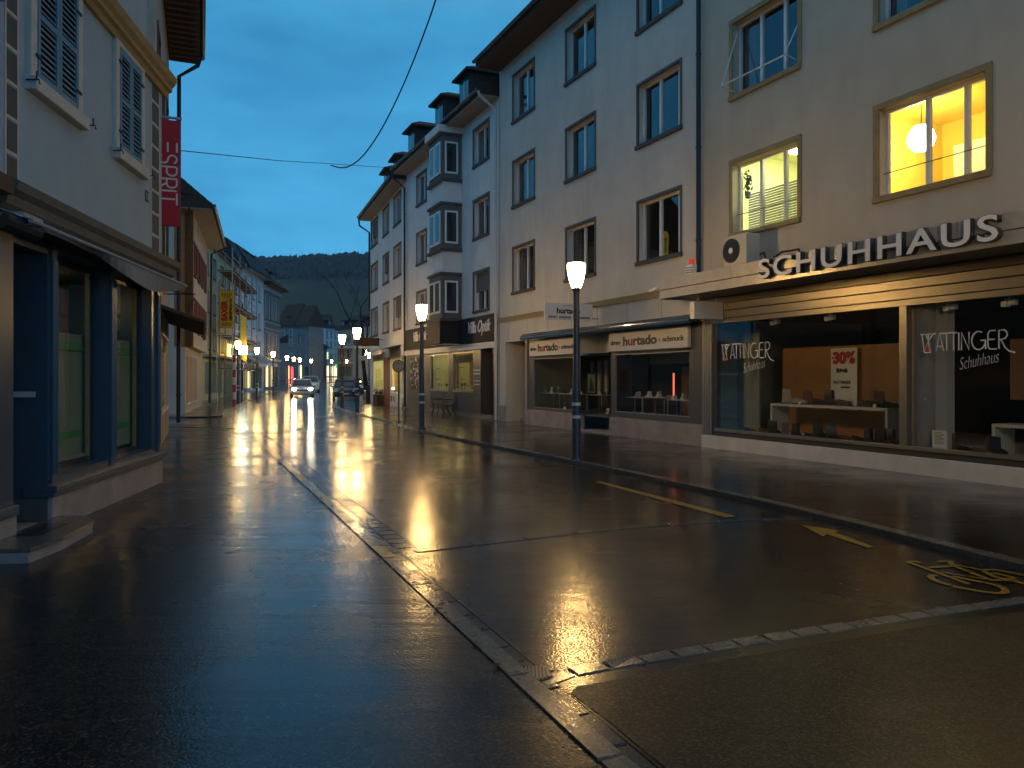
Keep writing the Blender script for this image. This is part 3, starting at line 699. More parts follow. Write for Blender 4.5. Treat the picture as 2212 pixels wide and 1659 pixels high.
def shoe(name, label, u, y, z, m='leather_black', boot=True, s=1.0, rz=0, group='shoes in the shop window', sole='black'):
    o = thing(name, label, 'shoe', tuple(FS.world(u, -y)) + (z,), FS.a + rz, group)
    h = .27 if boot else .11
    prof = [(-.125, .02), (.13, .02), (.145, .035), (.14, .065), (.10, .09), (.045, .12 if boot else .09), (.035 if boot else -.02, h), (-.115, h + .012), (-.12, .10), (-.128, .05)] 
    mm = MB(); rings = []
    for yy, k in ((-.042, .84), (-.03, .97), (0, 1.0), (.03, .97), (.042, .84)): rings.append([(x * s * (k if x > 0 else 1), yy * s, (.02 + (zz - .02) * k) * s) for x, zz in prof])
    mm.loft(rings, m); mm.build('upper', o, smooth=True)
    mm = MB(); mm.prism([(-.135 * s, -.044 * s), (-.135 * s, .044 * s), (.02 * s, .038 * s), (.11 * s, .046 * s), (.148 * s, .02 * s), (.148 * s, -.02 * s), (.11 * s, -.046 * s), (.02 * s, -.038 * s)], 0, .02 * s, sole, 2)
    mm.box(-.135 * s, -.07 * s, -.035 * s, .035 * s, -.0, .03 * s, sole); mm.build('sole', o)
    return o
# shoes: where each stands is measured on the photograph
rg = random.Random(11)
def fshoe(zx, zy, dep, kind, m, rz, label, lift=0.0):
    """zx, zy: pixel in the enlarged shop window view"""
    px, py = 1497.6 + zx * .3229, 633.6 + zy * .3229
    u = FS.u(px, -dep)
    shoe('boot' if kind else 'shoe', label, u, dep, .42 if not lift else lift, m, kind, 1.14 if kind else 1.08, rz)
fshoe(380, 900, .35, 0, 'leather_black', .2, 'flat dark shoe at the left end of the shop window floor')
fshoe(545, 920, .42, 1, 'leather_black', .5, 'black ankle boot under the left end of the pale table')
fshoe(690, 925, .40, 1, 'leather_black', -.35, 'tall dark boot second from the left on the window floor')
fshoe(790, 940, .30, 0, 'leather_black', .15, 'low dark shoe beside the tall boot on the window floor')
fshoe(940, 930, .40, 1, 'leather_black', .9, 'dark boot under the middle of the pale table')
fshoe(1030, 920, .50, 0, 'leather_brown', .3, 'brownish low shoe under the middle of the pale table')
fshoe(960, 960, .22, 0, 'leather_black', .6, 'dark low shoe nearest the glass in the middle of the window')
fshoe(1180, 950, .40, 1, 'leather_black', -.5, 'dark boot under the right end of the pale table')
fshoe(1270, 970, .30, 1, 'leather_black', .4, 'black boot beside the window post on the floor')
fshoe(1195, 985, .20, 0, 'leather_black', .2, 'dark shoe nearest the glass left of the window post')
fshoe(640, 735, .95, 1, 'fleece', .7, 'pale fleece-lined boot on the left end of the table', tz)
fshoe(715, 735, .92, 0, 'fleece', .2, 'fluffy beige slipper on the table left of the poster', tz)
fshoe(850, 740, .95, 0, 'leather_black', .4, 'black low shoe left of the poster foot on the table', tz)
fshoe(925, 740, .98, 1, 'leather_black', .1, 'black boot right in front of the sale poster', tz)
fshoe(1010, 745, .92, 0, 'leather_brown', .3, 'brown shoe on the table right of the sale poster foot', tz)
fshoe(1200, 755, .95, 0, 'leather_black', .1, 'black shoe on the right part of the table', tz)
fshoe(1260, 752, 1.02, 1, 'leather_brown', .5, 'dark brown boot on the right end of the table', tz)
fshoe(1830, 1030, .40, 0, 'leather_black', .3, 'black low shoe right of the white notice', )
fshoe(2030, 1030, .45, 1, 'leather_black', 1.1, 'black boot in front of the wooden cupboard', )
fshoe(480, 915, .55, 0, 'leather_brown', .4, 'brown low shoe between the flat shoe and the first ankle boot')
fshoe(610, 935, .25, 1, 'leather_brown', 2.6, 'brown boot turned away near the glass left of the tall boot')
fshoe(850, 905, .60, 1, 'leather_black', .7, 'black boot standing deep under the middle of the pale table')
fshoe(1110, 925, .60, 0, 'leather_black', .5, 'flat black shoe deep under the right half of the table')
fshoe(1330, 985, .50, 1, 'leather_brown', .2, 'brown boot half hidden by the window post')
fshoe(780, 738, 1.05, 1, 'leather_brown', .5, 'brown boot behind the fluffy slipper on the table', tz)
fshoe(1150, 752, 1.08, 0, 'leather_brown', .4, 'brown low shoe at the back right of the table', tz)
fshoe(1320, 758, .90, 0, 'leather_black', .6, 'black shoe at the very end of the table by the post', tz)
fshoe(1740, 1020, .60, 1, 'leather_brown', .4, 'brown boot deep behind the white notice')
fshoe(1930, 1040, .30, 0, 'leather_brown', .2, 'brown low shoe between the notice and the black boot')
for i, (zx, zy, dd, zl) in enumerate(((450, 930, .2, 0), (720, 955, .16, 0), (900, 965, .14, 0), (1080, 975, .14, 0), (700, 742, .85, 1), (960, 748, .85, 1), (1200, 756, .86, 1))):
    px, py = 1497.6 + zx * .3229, 633.6 + zy * .3229
    m_ = MB(); m_.prism([(0, 0), (.015, 0), (.03, .055), (.02, .06)], 0, .06, 'paper', 0)
    tag(m_.build('price_card', None, tuple(FS.world(FS.u(px, -dd), -dd)) + (tz if zl else .42,), FS.a), ['small white price card at the left end of the shoe window floor', 'white price card before the tall dark boot on the window floor', 'white price card under the middle of the shoe table', 'white price card on the floor below the right part of the shoe table', 'white price card beside the fluffy slipper', 'white price card before the boot in front of the poster', 'white price card at the right part of the shoe table'][i], 'card', 'price cards among the shoes')
# poster, notice, lamps and wall switch in the windows
def board(name, label, cat, px0, px1, pyt, pyb, off, m='paper', tilt=0, group=None):
    a, z1 = FS.at(px0, pyt, -off); b, z0 = FS.at(px1, pyb, -off)[0], FS.z(px0, pyb, -off)
    o = thing(name, label, cat, tuple(FS.world(a, -off)) + (z0,), FS.a, group)
    mm = MB(); mm.box(0, b - a, 0, .012, 0, z1 - z0, m); bd = mm.build('board', o)
    if tilt: o.rotation_euler = (tilt, 0, FS.a)
    return o, b - a, z1 - z0
po, pw, ph = board('poster', 'white sale poster with red figures and black lettering between the shoes', 'poster', 1794.7, 1851, 753, 884, 1.40)
text('lettering', '30%', ph * .17, po, pw * .10, -.004, ph * .76, 'letter_red', .003, 1.05, .022)
mm = MB(); mm.box(pw * .04, pw * .12, -.006, -.002, ph * .83, ph * .86, 'letter_red'); mm.build('minus_sign', po)
text('lettering', 'Rabatt', ph * .055, po, pw * .24, -.004, ph * .61, 'letter_black', .003, 1.0, .012)
text('lettering', 'WATTINGER', ph * .05, po, pw * .10, -.004, ph * .42, 'letter_black', .003, .85, .002)
text('lettering', 'Schuhhaus', ph * .035, po, pw * .38, -.004, ph * .35, 'letter_black', .003, .9, .002, shear=.4)
def wattinger(root, x, z, h, wd, y, m, red='letter_red', stroke=.012):
    """thin tall capitals drawn as strokes, lit letters W A T T I N G E R with a long R tail"""
    mb = MB(); k = h
    def S_(pts): mb.stroke([(x + a * wd, z + b * k) for a, b in pts], stroke, m, y)
    def arc(cx, cy, rx, ry, a0, a1, n=14): return [(cx + rx * math.cos(R(a0 + (a1 - a0) * i / n)), cy + ry * math.sin(R(a0 + (a1 - a0) * i / n))) for i in range(n + 1)]
    S_([(0, 1), (.055, 1)]); S_([(.02, 1), (.05, 0), (.10, .62), (.07, .98)]); S_([(.07, 1), (.135, 1)]); S_([(.10, .98), (.10, .62)]); S_([(.10, .62), (.155, .98)]); S_([(.15, 1), (.19, 1)])
    S_([(.045, -.02), (.125, -.02), (.10, .6)]); S_([(.03, .08), (.055, .08)])
    mb.prism([(x + .065 * wd, z + .02 * k), (x + .118 * wd, z + .02 * k), (x + .094 * wd, z + .52 * k)], y - .005, y - .001, red, 1)
    S_([(.195, .05), (.235, 1), (.285, .05)]); S_([(.205, .3), (.275, .3)])
    S_([(.235, 1), (.44, 1)]); S_([(.32, 1), (.32, .05)]); S_([(.40, 1), (.40, .05)])
    S_([(.46, 1), (.46, .05)]); S_([(.49, .05), (.49, 1), (.575, .05), (.575, 1)])
    S_(arc(.68, .52, .075, .48, 60, 360) ); S_([(.70, .52), (.757, .52)]); S_([(.755, .52), (.755, .05)])
    S_([(.86, 1), (.80, 1), (.78, .85), (.78, .2), (.80, .05), (.87, .05)]); S_([(.78, .55), (.85, .55)])
    S_([(.895, .05), (.895, 1), (.95, 1), (.975, .9), (.98, .72), (.96, .58), (.92, .52), (.90, .52)]); S_([(.915, .52), (.96, .1), (1.0, -.08), (1.06, -.16)])
    return mb.build('lettering', root)
zc = lambda x, y: (1497.6 + x * .3229, 633.6 + y * .3229)
for (x0, yt, yb, x1, sx0, sy0, sx1) in ((190, 365, 445, 520, 335, 530, 478), (1520, 300, 395, 2115, 1780, 520, 2040)):
    a, zt_ = FS.at(*zc(x0, yt), -.02); a_, zb_ = FS.at(*zc(x0, yb), -.02); b = FS.at(*zc(x1, yt - 20), -.02)[0]
    wl = thing('window_lettering', 'thin white shop name with a red triangle on the ' + ('left' if x0 < 500 else 'right') + ' shoe shop window', 'sign', tuple(FS.world(a, -.02)) + (0,), FS.a, None)
    wattinger(wl, 0, zb_ - .0, (zt_ - zb_) * 1.25, (b - a) * 1.0, -.003, 'letter_white', stroke=.021)
    ua, zz = FS.at(*zc(sx0, sy0), -.02); ub = FS.u(zc(sx1, 0)[0], -.02)
    t_ = text('lettering', 'Schuhhaus', .13, wl, ua - a, -.006, zb_ - .30, 'letter_white', .002, .62, -.004, shear=.45, roll=-R(9))
    wdt = t_.dimensions.x
    if wdt: t_.scale = ((ub - ua) / wdt, 1, (ub - ua) / wdt * 1.15)
no, nw, nh = board('notice', 'white printed notice standing on the shop floor beside the column', 'notice', 2014, 2045, 929, 969, .14, 'paper')
mm = MB()
for k in range(9): mm.box(nw * .15, nw * (.85 if k % 3 else .7), -.003, -.0005, nh * (.88 - k * .075), nh * (.89 - k * .075) + .004, 'letter_black')
mm.build('printed_lines', no)
for i, (zx, zy) in enumerate(((548, 195), (915, 165), (1720, 95), (2115, 65))):
    px, py = zc(zx, zy); u, z = FS.at(px, py, -.30)
    t = thing('spotlight', ['first', 'second', 'third', 'fourth'][i] + ' from the left of the white twin spotlights in the shoe shop', 'lamp', tuple(FS.world(u, -.30)) + (z,), FS.a, 'twin spotlights along the shoe shop windows')
    for k in (-1, 1):
        mm = MB(); mm.box(-.05 + k * .055, .05 + k * .055, -.05, .05, -.045 + .01 * k, .045 + .01 * k, 'frame_white'); mm.build('lamp_head', t, bevel=.01)
    mm = MB(); mm.tube([(0, 0, .05), (0, 0, 3.0 - z)], .012, 'frame_white', 6); mm.box(-.06, .06, -.03, .03, .045, .06, 'frame_white'); mm.build('bracket', t)
for zx, zy, off, lb in ((205, 665, .80, 'white socket with cable on the left wall of the shoe shop window'), (1545, 700, .30, 'white socket with cable on the beige column in the shoe shop')):
    px, py = zc(zx, zy); u, z = FS.at(px, py, -off)
    t = thing('power_socket', lb, 'socket', tuple(FS.world(u, -off)) + (z,), FS.a)
    mm = MB(); mm.disc((0, 0, 0), .05, .05, 'frame_white'); mm.disc((.03, -.03, -.01), .025, .03, 'frame_white'); mm.build('socket_box', t)
    mm = MB(); mm.tube([(-.01, .01, -.25), (-.01, .01, 1.2 if off > .5 else .9)], .008, 'frame_white', 6); mm.build('cable', t)
# canopy over the shoe shop
cu0 = FS.u(1505)
mb = MB(); OFF = 1.0
mb.box(cu0, SL + .3, -OFF, .0, 3.45, 3.52, 'soffit'); cb = mb.build('canopy', S)
mb = MB(); mb.box(cu0 - .02, SL + .3, -OFF - .03, -OFF, 3.43, 3.62, 'fascia_metal'); mb.box(cu0 - .02, SL + .3, -OFF - .045, -OFF, 3.63, 3.87, 'fascia_metal')
mb.box(cu0 - .03, cu0, -OFF - .02, -.0, 3.43, 3.87, 'fascia_metal'); mb.box(cu0, SL + .3, -OFF + .001, 0, 3.80, 3.85, 'roof_dark'); mb.build('fascia', cb, bevel=.004)
for k in range(1, 6):
    mb = MB(); mb.box(cu0 + 2.4 * k, cu0 + 2.4 * k + .006, -OFF - .0455, -OFF - .04, 3.63, 3.87, 'black'); mb.build('fascia_joint', cb)
la, lza = FS.at(1638, 603, OFF + .14); lb, _ = FS.at(2156, 528, OFF + .14)
word = 'SCHUHHAUS'
tmp = text('lettering', word, .335, cb, 0, -OFF - .14, 3.51, 'letter_white', .004, 1.0, .006, space=1.14)
wd0 = max(v.co.x for v in tmp.data.vertices) - min(v.co.x for v in tmp.data.vertices); sxx = (lb - la) / wd0
tmp.scale = (sxx, 1, 1.04); tmp.location.x = la - min(v.co.x for v in tmp.data.vertices) * sxx
tm2 = text('lettering_side', word, .335, cb, 0, -OFF - .09, 3.51, 'frame_dark', .045, 1.0, .013, space=1.14)
tm2.scale = (sxx, 1, 1.04); tm2.location.x = tmp.location.x
# hanging box sign below the left end of the canopy
hs = thing('hanging_box_sign', 'blank cream light box hanging under the left end of the canopy', 'sign', tuple(FS.world(0, 0)) + (0,), FS.a)
hu = FS.u(1499, .86) - .14
mb = MB(); mb.box(hu, hu + .14, -.86, -.05, 2.92, 3.30, 'sign_white'); mb.build('box', hs, bevel=.01)
mb = MB()
for y in (-.7, -.2): mb.tube([(hu + .07, y, 3.30), (hu + .07, y, 3.45)], .012, 'metal_galv', 6)
mb.build('bracket', hs)
# air conditioner, alarm beacon and cable on the canopy
ac = thing('air_conditioner', 'white outdoor unit with a round fan standing on the canopy roof', 'air conditioner', tuple(FS.world(0, 0)) + (0,), FS.a)
u_a, zb = FS.at(1563, 575, .66); u_b = FS.u(1612, .66); zb = 3.95; hh = .62
mb = MB(); mb.box(u_a, u_b, -.66, -.30, zb, zb + hh, 'table_white'); mb.build('casing', ac, bevel=.02)
uf = u_a + (u_b - u_a) * .36; rf = min(.27, (u_b - u_a) * .36)
mb = MB(); mb.disc((uf, -.665, zb + hh / 2), rf, .02, 'frame_dark', 'y', 28); mb.disc((uf, -.682, zb + hh / 2), .06, .012, 'frame_white', 'y')
for q in (.3, .45, .6, .75, .9, 1): mb.tube([(uf + rf * q * math.cos(R(t)), -.684, zb + hh / 2 + rf * q * math.sin(R(t))) for t in range(0, 361, 20)], .004, 'metal_grey', 5)
mb.build('fan_grille', ac)
mb = MB(); mb.box(u_a + .1, u_a + .16, -.66, -.30, 3.87, zb, 'metal_grey'); mb.box(u_b - .16, u_b - .1, -.66, -.30, 3.87, zb, 'metal_grey'); mb.build('foot', ac)
mb = MB(); mb.tube([(u_b, -.3, zb + .2), (u_b + .10, -.3, zb + .22), (u_b + .16, -.28, zb + .05), (u_b + .24, -.2, zb + .08), (u_b + .40, -.1, zb + .20), (u_b + .8, -.06, zb + .20), (u_b + .9, -.05, zb - .1)], .022, 'black', 8); mb.build('hose', ac, smooth=True)
bu, bz = FS.at(1494, 590, .30)
bc = thing('alarm_beacon', 'small white siren box with a red flashing light beside the black pipe', 'alarm', tuple(FS.world(bu, .30)) + (3.87,), FS.a)
mb = MB(); mb.box(-.10, .10, -.07, .07, 0, .36, 'frame_white')
for k in range(5): mb.box(-.102, .102, -.075, -.065, .06 + k * .055, .08 + k * .055, 'metal_grey')
mb.build('casing', bc, bevel=.008)
mb = MB(); mb.lathe([(.055, .36), (.06, .40), (.055, .47), (.035, .50), (.01, .505)], 'beacon_red'); mb.build('red_lens', bc, smooth=True)
cc = thing('security_camera', 'small white camera at the left corner of the canopy', 'camera', tuple(FS.world(cu0 - .12, .86)) + (3.66,), FS.a)
mb = MB(); mb.tube([(.1, .1, 0), (-.02, 0, .08), (-.16, -.06, .07)], .018, 'frame_white', 8); mb.build('arm', cc)
mb = MB(); mb.tube([(-.14, -.06, .05), (-.34, -.14, .0)], [.045, .04], 'frame_white', 12); mb.build('housing', cc, smooth=True)

# ================================================================== cream house between the pipes (watch and jewellery shop)
gm0 = FS.P0 + FS.d * FS.u(1079)
FM = Fc(gm0, FS.P0); ML = FM.L
Mh = thing('house', 'cream house with the watch and jewellery shop between two tall pipes', 'building', FM.loc, FM.a)
c = [(FM.u(1109), FM.u(1154)), (FM.u(1224), FM.u(1285)), (FM.u(1379), FM.u(1470))]
mr = [(4.66, 6.20), (7.70, 9.25), (10.70, 12.30)]
ops = [(a, b, z0, z1, .18) for a, b in c for z0, z1 in mr]
un = [FM.u(1092), FM.u(1135)]
sh0, sh1 = FM.u(1136), FM.u(1517)
mb = MB(); wall_mesh(mb, 0, ML, -.1, 12.95, ops + [(un[0], un[1], -.1, 2.92, 1.2), (sh0, sh1 + .2, -.1, 2.95, .14)], 'plaster_cream')
shell(mb, 0, ML, -.1, 12.95, 9, 'plaster_cream', side1=False); mb.build('wall', Mh)
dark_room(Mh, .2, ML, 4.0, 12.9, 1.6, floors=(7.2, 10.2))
for j, (a, b) in enumerate(c):
    for i, (z0, z1) in enumerate(mr):
        window(Mh, a, b, z0, z1, .18, 2, sill='stone_dark', trim='stone_trim', cur=1, fw=.05, tw=.07, narrow=((0, .5, 1), (0, .5, 1), (0, .42, .86, 1))[j])
roof(Mh, 0, ML, 12.95, .95, 38, 9, 'roof_tile', 'soffit_brown', ends=.0)
dormer(Mh, FM.u(1135), 1.5, 13.3, 15.2, .6); dormer(Mh, FM.u(1135) + 5.2, 1.5, 13.3, 15.2, .6)
mb = MB(); mb.box(0, ML - .35, -.05, .02, 3.66, 3.80, 'stone_ochre'); mb.box(0, ML - .35, -.07, .02, 3.79, 3.82, 'stone_ochre'); mb.build('string_course', Mh)
mb = MB()
for k in range(7): mb.box(.8 + k * 1.55, .808 + k * 1.55, -.004, .01, 3.0, 3.66, 'stone_trim')
mb.build('slab_joints', Mh)
mb = MB(); mb.box(-.001, un[0] + .0, -.02, .02, -.1, .62, 'plinth_stone'); mb.build('plinth', Mh)
mb = MB(); mb.box(un[0] + .02, un[1] - .02, .9, 1.0, 0, 2.9, 'shop_grey'); mb.box(un[0] + .01, un[1], .6, .9, -.05, .16, 'plinth_stone'); mb.build('door', Mh)
downpipe(Mh, [(-.0, -.85, 12.1), (.0, -.8, 11.95), (-.02, -.15, 11.5), (-.02, -.13, .08)], .055, 'pipe_white')
# jewellery shopfront
sg = [(FM.u(1150), FM.u(1246), .64, 2.27), (FM.u(1325), FM.u(1486), .70, 2.28)]
e0, e1 = FM.u(1246) + .12, FM.u(1317.7)
mb = MB()
wall_mesh(mb, sh0, e0, .56, 2.95, [(sg[0][0], sg[0][1], sg[0][2], sg[0][3], .08)], 'shop_grey', .05)
wall_mesh(mb, e1, sh1, .56, 2.95, [(sg[1][0], sg[1][1], sg[1][2], sg[1][3], .08)], 'shop_grey', .05)
mb.box(e0, e1, .70, .74, 2.30, 2.95, 'sign_white'); mb.face([(e0, .05, .5), (e0, .7, .5), (e0, .7, .66), (e0, .05, .66)], 'shop_grey'); mb.box(e0 + .5, e1 - .02, .66, .74, 0, .55, 'shop_grey')
mb.face([(e0, .05, 2.3), (e0, .7, 2.3), (e0, .7, 2.95), (e0, .05, 2.95)], 'sign_white'); mb.box(e0, e1, .05, .74, 2.955, 2.97, 'soffit')
mb.box(e1 - .03, e1, .05, .7, .56, 2.3, 'frame_dark')
mb.build('shopfront', Mh)
mb = MB(); mb.box(sh0 - .02, e0, -.03, .2, -.1, .56, 'plinth_stone'); mb.box(e1, sh1 + .02, -.03, .2, -.1, .55, 'plinth_stone'); mb.box(e0, e1, .0, .7, -.1, .10, 'plinth_stone'); mb.build('plinth', Mh, bevel=.01)
for i, g_ in enumerate(sg):
    g = MB(); g.face([(g_[0], .11, g_[2]), (g_[1], .11, g_[2]), (g_[1], .11, g_[3]), (g_[0], .11, g_[3])], 'shop_glass'); g.build('shop_window', Mh)
    f = MB(); 
    for (p, q, r_, s_) in ((g_[0], g_[0] + .02, g_[2], g_[3]), (g_[1] - .02, g_[1], g_[2], g_[3]), (g_[0], g_[1], g_[2], g_[2] + .02), (g_[0], g_[1], g_[3] - .02, g_[3])): f.box(p, q, .06, .10, r_, s_, 'metal_galv')
    f.build('window_frame', Mh)
g = MB(); g.face([(e0, .72, .55), (e1, .72, .55), (e1, .72, 2.3), (e0, .72, 2.3)], 'shop_glass'); g.build('shop_window', Mh)
mb = MB(); mb.box(sh0, sh1, .2, 2.6, .50, .545, 'stone_trim'); mb.face([(sh0, 2.6, .5), (sh1, 2.6, .5), (sh1, 2.6, 2.9), (sh0, 2.6, 2.9)], 'room_dark'); mb.face([(sh0, .15, .5), (sh0, 2.6, .5), (sh0, 2.6, 2.9), (sh0, .15, 2.9)], 'film_grey')
mb.face([(sh0, .15, 2.35), (sh1, .15, 2.35), (sh1, 2.6, 2.35), (sh0, 2.6, 2.35)], 'film_grey'); mb.face([(sh1, .15, .5), (sh1, 2.6, .5), (sh1, 2.6, 2.9), (sh1, .15, 2.9)], 'room_dark')
for k in range(4): mb.box(sg[0][0] + .6 + k * .45, sg[0][0] + .78 + k * .45, 1.9, 1.95, 1.15, 2.2, 'curtain')
mb.box(sg[1][0] + .1, sg[1][1], 1.1, 1.15, 2.02, 2.3, 'stone_ochre'); mb.box(sg[1][0] + .8, sg[1][0] + 1.6, 1.7, 1.75, .6, 1.95, 'wood_panel')
mb.build('shop_interior', Mh)
# rolled awning in its dark box
mb = MB(); aw0, aw1 = FM.u(1126, .32), FM.u(1508, .32)
mb.prism([(-.36, 2.92), (-.30, 2.90), (.0, 2.98), (.0, 3.14), (-.28, 3.10), (-.36, 3.02)], aw0, min(aw1, ML - .05), 'car_blue', 0); mb.tube([(aw0, -.33, 2.95), (min(aw1, ML - .05), -.33, 2.95)], .055, 'shop_blue', 10); mb.build('awning', Mh, smooth=False)
def jsign(px0, px1, z0, z1, red):
    a, b = FM.u(px0), FM.u(px1)
    mb = MB(); mb.box(a, b, -.05, .05, z0, z1, 'sign_white'); p = mb.build('sign_panel', Mh, bevel=.01)
    L = b - a; H_ = z1 - z0
    f = MB(); f.box(a - .02, b + .02, -.045, .05, z0 - .02, z0 - .001, 'frame_dark'); f.box(a - .02, b + .02, -.045, .05, z1 + .001, z1 + .02, 'frame_dark'); f.build('sign_frame', p)
    for s_, x, h_, m_, sx in (('uhren', .03, .24, 'letter_black', .9), ('schmuck', .72, .24, 'letter_black', .9)):
        t = text('lettering', s_, H_ * h_, p, a + L * x, -.053, z0 + H_ * .34, m_, .004, sx, .005); wt = t.dimensions.x
        t.scale = (L * (.125 if x < .5 else .245) / wt, 1, 1)
    t = text('lettering', 'hurtado', H_ * .44, p, a + L * .205, -.053, z0 + H_ * .28, 'letter_black', .004, .85, .012, mats=['letter_black', 'letter_red'], track=[0, 1 if red else 0, 0, 0, 0, 0, 0]); t.scale = (L * .44 / t.dimensions.x, 1, 1)
    f = MB()
    for x, d_ in ((.165, -1), (.685, 1)): f.prism([(a + L * x - .03 * d_, z0 + H_ * .36), (a + L * x - .03 * d_, z0 + H_ * .50), (a + L * x + .03 * d_, z0 + H_ * .43)], -.056, -.051, 'letter_black', 1)
    f.build('arrow_marks', p)
jsign(1146, 1246, 2.36, 2.88, True); jsign(1318, 1489, 2.36, 2.88, True)
hu = FM.u(1292)
ps = thing('projecting_sign', 'cream hanging sign with black lettering on the cream house above the jewellery awning', 'sign', tuple(FM.world(hu, 0)) + (0,), FM.a)
mb = MB(); mb.box(-.035, .035, -1.72, -.20, 3.26, 3.72, 'sign_white'); pb = mb.build('board', ps, bevel=.006)
t = text('lettering', 'hurtado', .15, pb, 0, 0, 0, 'letter_black', .003, .9, .008); t.rotation_euler = (0, 0, R(90)); t.location = (.038, -1.36, 3.44)
t.scale = (.74 / t.dimensions.x, 1, 1)
t = text('lettering', 'uhren · schmuck · reparaturen', .06, pb, 0, 0, 0, 'letter_black', .003, .9, .003); t.rotation_euler = (0, 0, R(90)); t.location = (.038, -1.62, 3.31); t.scale = (1.32 / t.dimensions.x, 1, 1)
mb = MB(); mb.tube([(.04, -.96 + .30 * math.cos(R(a_)), 3.46 + .20 * math.sin(R(a_))) for a_ in range(50, 131, 10)], .006, 'letter_black', 5); mb.build('arc_mark', pb)
mb = MB(); mb.tube([(0, 0, 3.66), (0, -.24, 3.66)], .015, 'metal_grey', 6); mb.tube([(0, 0, 3.32), (0, -.24, 3.32)], .015, 'metal_grey', 6); mb.build('bracket', ps)
# jewellery window: tables, stands, cards
def jtable(i, u, y, wd, z, lb):
    t = thing('display_table', lb, 'table', tuple(FM.world(u, -y)) + (.545,), FM.a, 'glass display tables of the jewellery shop')
    m_ = MB(); m_.box(0, wd, 0, .45, z - .545 - .02, z - .545, 'table_white'); m_.build('table_top', t)
    for x in (.01, wd - .03):
        for yy in (.01, .42):
            m_ = MB(); m_.box(x, x + .02, yy, yy + .02, 0, z - .565, 'metal_galv'); m_.build('leg', t)
jt = [(FM.u(1166, -.5), .5, 1.0, 1.12, 'white display table behind the left jewellery window'), (FM.u(1207, -.5), .5, 1.1, 1.12, 'white display table beside the lamp post in the left jewellery window'), (FM.u(1268, -1.0), 1.0, .9, 1.10, 'dark-legged table below the framed picture in the recessed window'),
      (FM.u(1343, -.5), .5, 1.0, 1.10, 'left display table in the right jewellery window'), (FM.u(1387, -.5), .5, 1.0, 1.12, 'middle display table in the right jewellery window'), (FM.u(1440, -.5), .5, .9, 1.08, 'right display table near the orange reflection strip in the jewellery window')]
for i, q in enumerate(jt): jtable(i, *q)
rg = random.Random(5); nn = 0
for (u, y, wd, z, lb) in jt:
    for k in range(4):
        x = u + wd * (k + .5) / 4; h = rg.uniform(.05, .16); nn += 1
        m_ = MB(); kind = rg.choice((0, 1, 2)); col_ = rg.choice(('paper', 'paper', 'fleece', 'leather_black'))
        if kind == 0: m_.lathe([(.05, 0), (.05, .01), (.012, .02), (.012, h), (.045, h + .01), (.03, h + .05), (.005, h + .06)], col_, n=10)
        elif kind == 1: m_.prism([(-.06, 0), (.06, 0), (.05, h), (-.03, h)], -.04, .04, col_, 0)
        else: m_.lathe([(.06, 0), (.065, .03), (.04, .06), (.02, h), (.028, h + .04), (.01, h + .06)], col_, n=10)
        o = m_.build('jewellery_stand', None, tuple(FM.world(x, -(y + .15 + .1 * (k % 2)))) + (z,), FM.a, smooth=True)
        tag(o, {'paper': 'white', 'fleece': 'beige', 'leather_black': 'dark'}[col_] + ' holder on the ' + lb.replace('display ', '').replace('jewellery ', ''), 'display stand', 'jewellery holders')
for i, (px, py, off, lb) in enumerate(((1215, 880 - 8, .28, 'small white price card at the foot of the left jewellery window'), (1308, 878, .9, 'small white card in the recessed jewellery window'), (1405, 897, .25, 'tilted white card in the middle of the right jewellery window'), (1378, 893, .28, 'small white card below the left display table'))):
    u, z = FM.at(px, py, -off)
    m_ = MB(); m_.prism([(0, 0), (.02, 0), (.06, .16), (.045, .165)], 0, .16, 'paper', 0); m_.box(.03, .12, .004, .02, .06, .09, 'metal_grey')
    tag(m_.build('price_card', None, tuple(FM.world(u, -off)) + (.545,), FM.a), lb, 'card', 'cards in the jewellery window')
u, z = FM.at(1268, 846, -1.1)
fr = thing('framed_picture', 'picture in a black frame standing on the table of the recessed jewellery window', 'picture', tuple(FM.world(u, -1.1)) + (1.10,), FM.a)
m_ = MB(); m_.box(0, .56, 0, .03, 0, .70, 'black'); m_.build('frame', fr, bevel=.008)
m_ = MB(); m_.box(.06, .50, -.004, 0, .06, .64, 'film_grey'); m_.prism([(.12, .1), (.2, .42), (.27, .56), (.34, .4), (.46, .1)], -.008, -.004, 'leather_black', 1); m_.build('print', fr)
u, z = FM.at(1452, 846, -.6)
m_ = MB(); m_.box(0, .05, 0, .02, 0, .66, 'strip_reflection'); tag(m_.build('reflection_strip', None, tuple(FM.world(u, -.62)) + (1.10,), FM.a), 'narrow orange-red reflection in the right jewellery window, made as a glowing strip', 'light')  # a reflection in the shop glass, put in as a self-glowing strip

# white awning arms left on the upper window, and a paper cut-out in the window of the cream house
ua, ub = FS.u(1562, .30), FS.u(1699, .30); af = thing('awning_frame', 'white metal awning arms without cloth on the upper window above the air conditioner', 'awning', tuple(FS.world(0, 0)) + (0,), FS.a)
m_ = MB(); m_.tube([(ua, -.34, 7.95), (ub, -.34, 7.92)], .018, 'frame_white', 8); m_.build('front_rail', af)
for x, xt, zt in ((ua, a1 + .04, 9.2), (ub, b1 - .02, 8.75)):
    m_ = MB(); m_.tube([(x, -.34, 7.94), (xt, .10, zt)], .013, 'frame_white', 8); m_.tube([(x, -.34, 7.94), (xt, .05, 7.86)], .010, 'frame_white', 8); m_.build('arm', af)
u, z = FM.at(1436, 538, -.24)
m_ = MB(); m_.disc((0, 0, .46), .17, .01, 'banner_yellow', 'y', 20); m_.prism([(-.17, .46), (.17, .46), (.13, 0), (-.14, 0)], -.005, .005, 'banner_yellow', 1)
